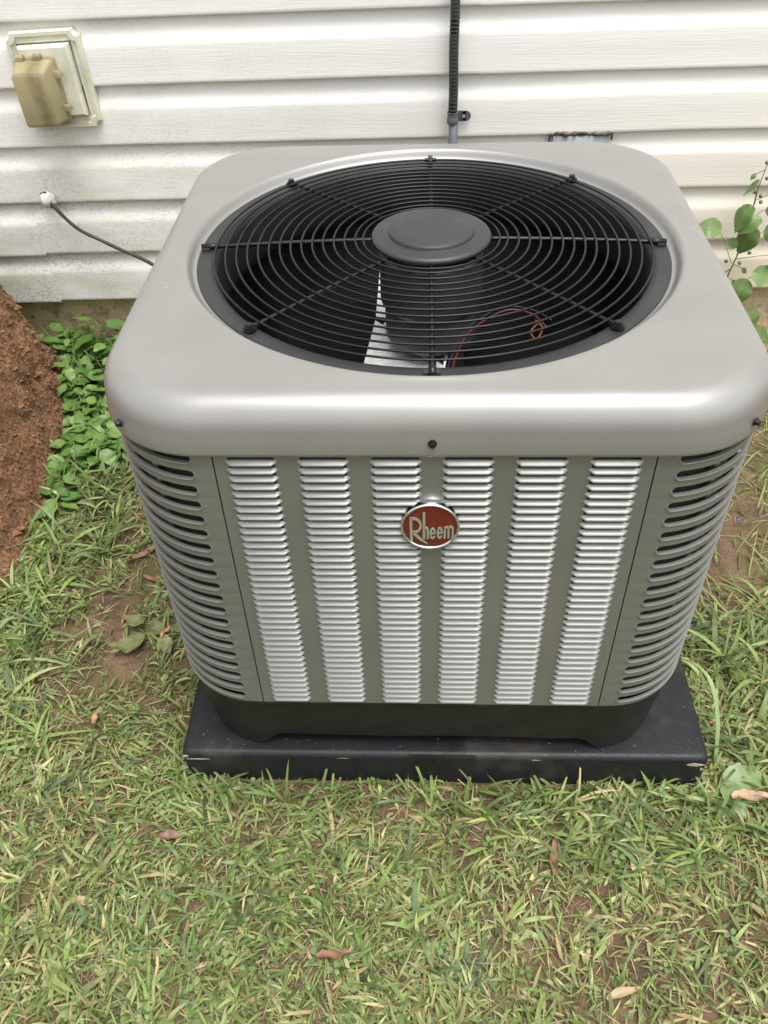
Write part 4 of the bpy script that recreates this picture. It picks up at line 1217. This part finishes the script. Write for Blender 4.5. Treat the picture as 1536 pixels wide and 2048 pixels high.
vleaf((0.010, 0, 0.31), (0.028, -0.015, 0.375), 0.072, (-0.45, -0.1, -0.95), FC, 1)
vleaf((0.018, 0, 0.37), (0.004, -0.020, 0.43), 0.066, (-0.6, -0.3, -0.8), (-0.8, -0.5, 0.3), 1)
vleaf((0.020, 0, 0.43), (0.010, -0.012, 0.485), 0.046, (-0.5, -0.1, -0.5), (0.3, 0.2, 0.9), 2)
vleaf((0.018, 0, 0.36), (0.026, -0.026, 0.408), 0.058, (-1.0, -0.3, -0.50), (0.1, -0.3, 0.9), 1)
vleaf((0.016, 0, 0.33), (0.066, -0.012, 0.385), 0.056, (0.35, -0.2, -0.9), FC, 0)
vleaf((0.020, 0, 0.40), (0.058, 0.0, 0.425), 0.034, (0.3, 0, -0.9), (-0.3, 0.5, 0.6), 2)
vleaf((0.000, 0, 0.21), (0.036, -0.022, 0.252), 0.070, (-0.30, -0.3, -0.90), FC, 0)
vleaf((0.000, 0, 0.20), (0.058, -0.022, 0.275), 0.066, (0.85, -0.3, -0.25), FC, 2)
vleaf((0.000, 0, 0.14), (0.060, -0.03, 0.180), 0.060, (0.4, -0.3, -0.8), FC, 0)
vleaf((0.000, 0, 0.10), (0.085, -0.04, 0.135), 0.055, (0.7, -0.5, -0.4), FC, 1)
vleaf((0.000, 0, 0.08), (0.075, -0.06, 0.090), 0.050, (0.2, -0.7, -0.5), FC, 0)
vleaf((0.020, 0, 0.44), (0.060, -0.01, 0.462), 0.040, (0.6, -0.2, -0.6), FC, 0)
vleaf((0.010, 0, 0.30), (0.090, -0.02, 0.320), 0.058, (0.5, -0.2, -0.8), FC, 1)
vleaf((0.010, 0, 0.28), (-0.022, -0.02, 0.272), 0.040, (-0.7, -0.2, -0.6), FC, 0)
vleaf((0.018, 0, 0.36), (-0.006, -0.015, 0.352), 0.034, (-0.7, -0.2, -0.5), FC, 2)
vleaf((0.000, 0, 0.17), (-0.020, -0.03, 0.190), 0.050, (-0.5, -0.3, -0.7), FC, 0)
for (f0, s_, dx, dz) in ((0.235, 0.020, -0.020, 0.006), (0.250, 0.016, 0.014, -0.004), (0.275, 0.020, -0.016, -0.010), (0.285, 0.018, 0.024, -0.010), (0.50, 0.016, -0.020, -0.008)):
    p = min(stem, key=lambda q: abs(q.z-f0))
    vleaf(p, p + Vector((dx, -0.004, dz)), s_, (dx*30, -0.2, -0.6), FC, 1)
mb.build('stem', M['stem'], vp, smooth=True)
sd_ = MB()
for (x, y, z) in ((0.040, -0.004, 0.536), (0.020, -0.006, 0.525), (0.030, -0.004, 0.490), (-0.012, -0.006, 0.298), (0.020, -0.006, 0.293), (0.036, -0.006, 0.318), (0.012, -0.006, 0.460), (0.026, -0.006, 0.452), (0.030, -0.006, 0.438), (0.008, -0.006, 0.425)):
    sd_.tube([(x, y, z-0.004), (x, y, z-0.002), (x, y, z+0.002), (x, y, z+0.004)], [0.0015, 0.0042, 0.0042, 0.0015], 7)
sp2 = sd_.build('seed_pods', M['seed'], vp, smooth=True); sp2['kind'] = 'stuff'
for (x, y, h, nl, lb) in ((0.80, 0.60, 0.10, 9, 'bushy dark weed at the foot of the wall, right of the cabinet'), (0.85, 0.50, 0.07, 8, 'low weed in the right corner in front of the bushy dark weed'), (0.735, 0.52, 0.05, 6, 'small weed half hidden behind the right edge of the cabinet')):
    weed(x, y, h, nl, 0.036, 0.052, lb)

# wilted sprig and single leaves lying on the soil to the left of the pad
ws = empty('wilted_sprig', (-0.545, -0.30, 0.004), 'wilted sprig of broad pale leaves lying on bare soil left of the pad', 'sprig')
LW_ = [leaf_mesh('leaf', M['wilt'], width=w_, seed=s_, droop=d_, serr=8, wave=0.06) for s_, w_, d_ in ((8, .62, .10), (9, .55, .2))]
mb = MB(); sp_ = bez([(-0.02, 0.03, 0.004), (0.02, 0.0, 0.008), (0.06, 0.012, 0.008), (0.14, -0.004, 0.006)], 16); mb.tube(sp_, 0.0016, 5); mb.build('stem', M['stem'], ws, smooth=True)
for bx, by, yw, sz, v_ in ((0.0, 0.0, 2.2, 0.062, 0), (0.03, 0.008, 0.5, 0.050, 1), (0.035, 0.0, 3.7, 0.046, 0), (-0.01, 0.03, 1.1, 0.05, 1), (0.08, 0.01, 4.6, 0.042, 1), (0.06, 0.012, 5.9, 0.045, 0), (0.0, -0.02, 1.6, 0.058, 0)):
    leaf_obj(LW_[v_], ws, Vector((bx, by, 0.010 + 0.006*random.random())), yw, 0.08, 0.1, sz)
LP_ = leaf_mesh('leaf', M['plantain'], width=0.72, seed=12, droop=0.22, serr=6, wave=0.03, cup=0.25)
pl = empty('plantain_weed', (0.437, -0.585, 0.003), 'flat pale green broadleaf weed at the right front corner of the pad', 'weed')
for yw, sz, pt_ in ((-1.50, 0.090, 0.10), (-2.75, 0.052, 0.10)):
    leaf_obj(LP_, pl, Vector((0.004, 0, 0.010)), yw, pt_, 0.05, sz)
mb = MB(); mb.tube([(0, 0, -0.003), (0.002, 0, 0.008), (0.004, 0, 0.012)], 0.003, 6); mb.build('stem', M['stem'], pl, smooth=True)
# long blade arching over the pad edge
la = empty('arching_blade', (0.438, -0.545, 0.0), 'long grass blade arching over the right edge of the pad', 'grass blade')
bc = bez([(0, 0, 0.0), (0.004, 0.05, 0.055), (-0.003, 0.095, 0.092), (-0.020, 0.125, 0.100), (-0.040, 0.140, 0.096)], 20)
mb = MB(); rr = []
for k, p in enumerate(bc):
    w_ = 0.0032*(1 - (k/19)**3) + 0.0003
    rr.append([(p.x - w_, p.y - 0.3*w_, p.z + 0.0006), (p.x, p.y, p.z - 0.0004), (p.x + w_, p.y + 0.3*w_, p.z + 0.0006)])
mb.loft(rr, closed=False); mb.build('blade', M['plantain'], la, smooth=True)

# dead leaves, each its own thing
def dead_leaf(x, y, yaw, length, width, label, mat, curl=0.25, lift=0.016, tilt=0.0):
    z = float(gz(np.array(x), np.array(y)))
    mb = MB(); rr = []
    n = 12
    for i in range(n+1):
        t = i/n; wd = width*0.5*math.sin(PI*(0.06+0.92*t)**0.85)**0.8 + 0.0004
        wd *= 0.78 + 0.35*random.random(); zz = curl*length*(t-0.5)**2 + 0.0022*math.sin(t*9+x*40)
        rr.append([((t-0.5)*length, u_*wd + 0.0015*math.sin(t*5), zz + (u_*u_*wd)*0.55 + 0.0006*math.sin(u_*8+t*12)) for u_ in (-1, -.5, 0, .5, 1)])
    mb.loft(rr, closed=False)
    b = [(p[0], p[1], p[2]-0.0006) for r_ in rr for p in r_]
    mb.add(b, [tuple(reversed(f)) for f in mb.f])
    o = mb.build('dead_leaf', mat, None, True, loc=(x, y, z+lift-0.005), rot=(random.uniform(-.15, .15), tilt, yaw))
    tag(o, label, 'dead leaf'); return o
D1, D2 = M['deadleaf'], M['deadpale']
dead_leaf(0.164, -0.700, 1.50, 0.060, 0.0125, 'narrow orange-brown dead leaf upright in the lawn below the right half of the pad', D1, 0.15, 0.022, 0.10)
dead_leaf(-0.150, -0.848, 0.20, 0.048, 0.0125, 'narrow brown dead leaf nearest the bottom middle of the lawn', D1, 0.3, 0.020)
dead_leaf(-0.412, -0.678, 0.12, 0.034, 0.0140, 'dark mauve-brown dead leaf below the left corner of the pad', plain('mauve_leaf', (0.20, 0.11, 0.085), 0.6, var=0.3, scale=50), 0.3, 0.020)
dead_leaf(0.470, -0.610, 0.06, 0.060, 0.0190, 'pale tan dead leaf beside the broadleaf weed at the pad corner', D2, 0.15, 0.034)
dead_leaf(-0.522, -0.780, 0.25, 0.034, 0.0150, 'ragged tan dead leaf at the left of the lawn', plain('tan_leaf', (0.36, 0.26, 0.13), 0.65, var=0.3, scale=50), 0.2, 0.012)
dead_leaf(-0.592, -0.075, 0.75, 0.085, 0.0140, 'long pointed brown dead leaf on bare soil beside the left corner slots', D1, 0.25, 0.012)
dead_leaf(-0.560, -0.150, -0.35, 0.060, 0.0120, 'twisted reddish dead leaf lying on bare soil left of the cabinet', D1, 0.3, 0.008)
dead_leaf(-0.860, 0.072, 0.10, 0.034, 0.0150, 'small pinkish-brown dead leaf at the foot of the earth mound', plain('pink_leaf', (0.34, 0.20, 0.14), 0.6), 0.2, 0.022)
dead_leaf(-0.505, -0.290, 1.2, 0.028, 0.0080, 'tiny orange dead leaf on the wilted sprig', plain('orange_leaf', (0.45, 0.21, 0.09), 0.6), 0.3, 0.026)
dead_leaf(-0.590, -0.470, 1.85, 0.028, 0.0090, 'small orange-brown dead leaf in the grass left of the pad', plain('rust_leaf', (0.40, 0.19, 0.09), 0.6), 0.3, 0.020)
dead_leaf(0.235, -0.880, 0.35, 0.050, 0.0110, 'pale straw dead leaf in the lawn at bottom right', plain('straw_leaf', (0.36, 0.26, 0.15), 0.6), 0.2, 0.016)
bs = MB().box(-0.006, 0.006, -0.001, 0.001, 0.0, 0.0012); b_ = bs.build('plastic_scrap', M['blue'], loc=(0.625, 0.02, 0.014), rot=(0.1, -0.2, 0.35))
tag(b_, 'tiny blue plastic scrap on the mossy soil right of the cabinet', 'plastic scrap')
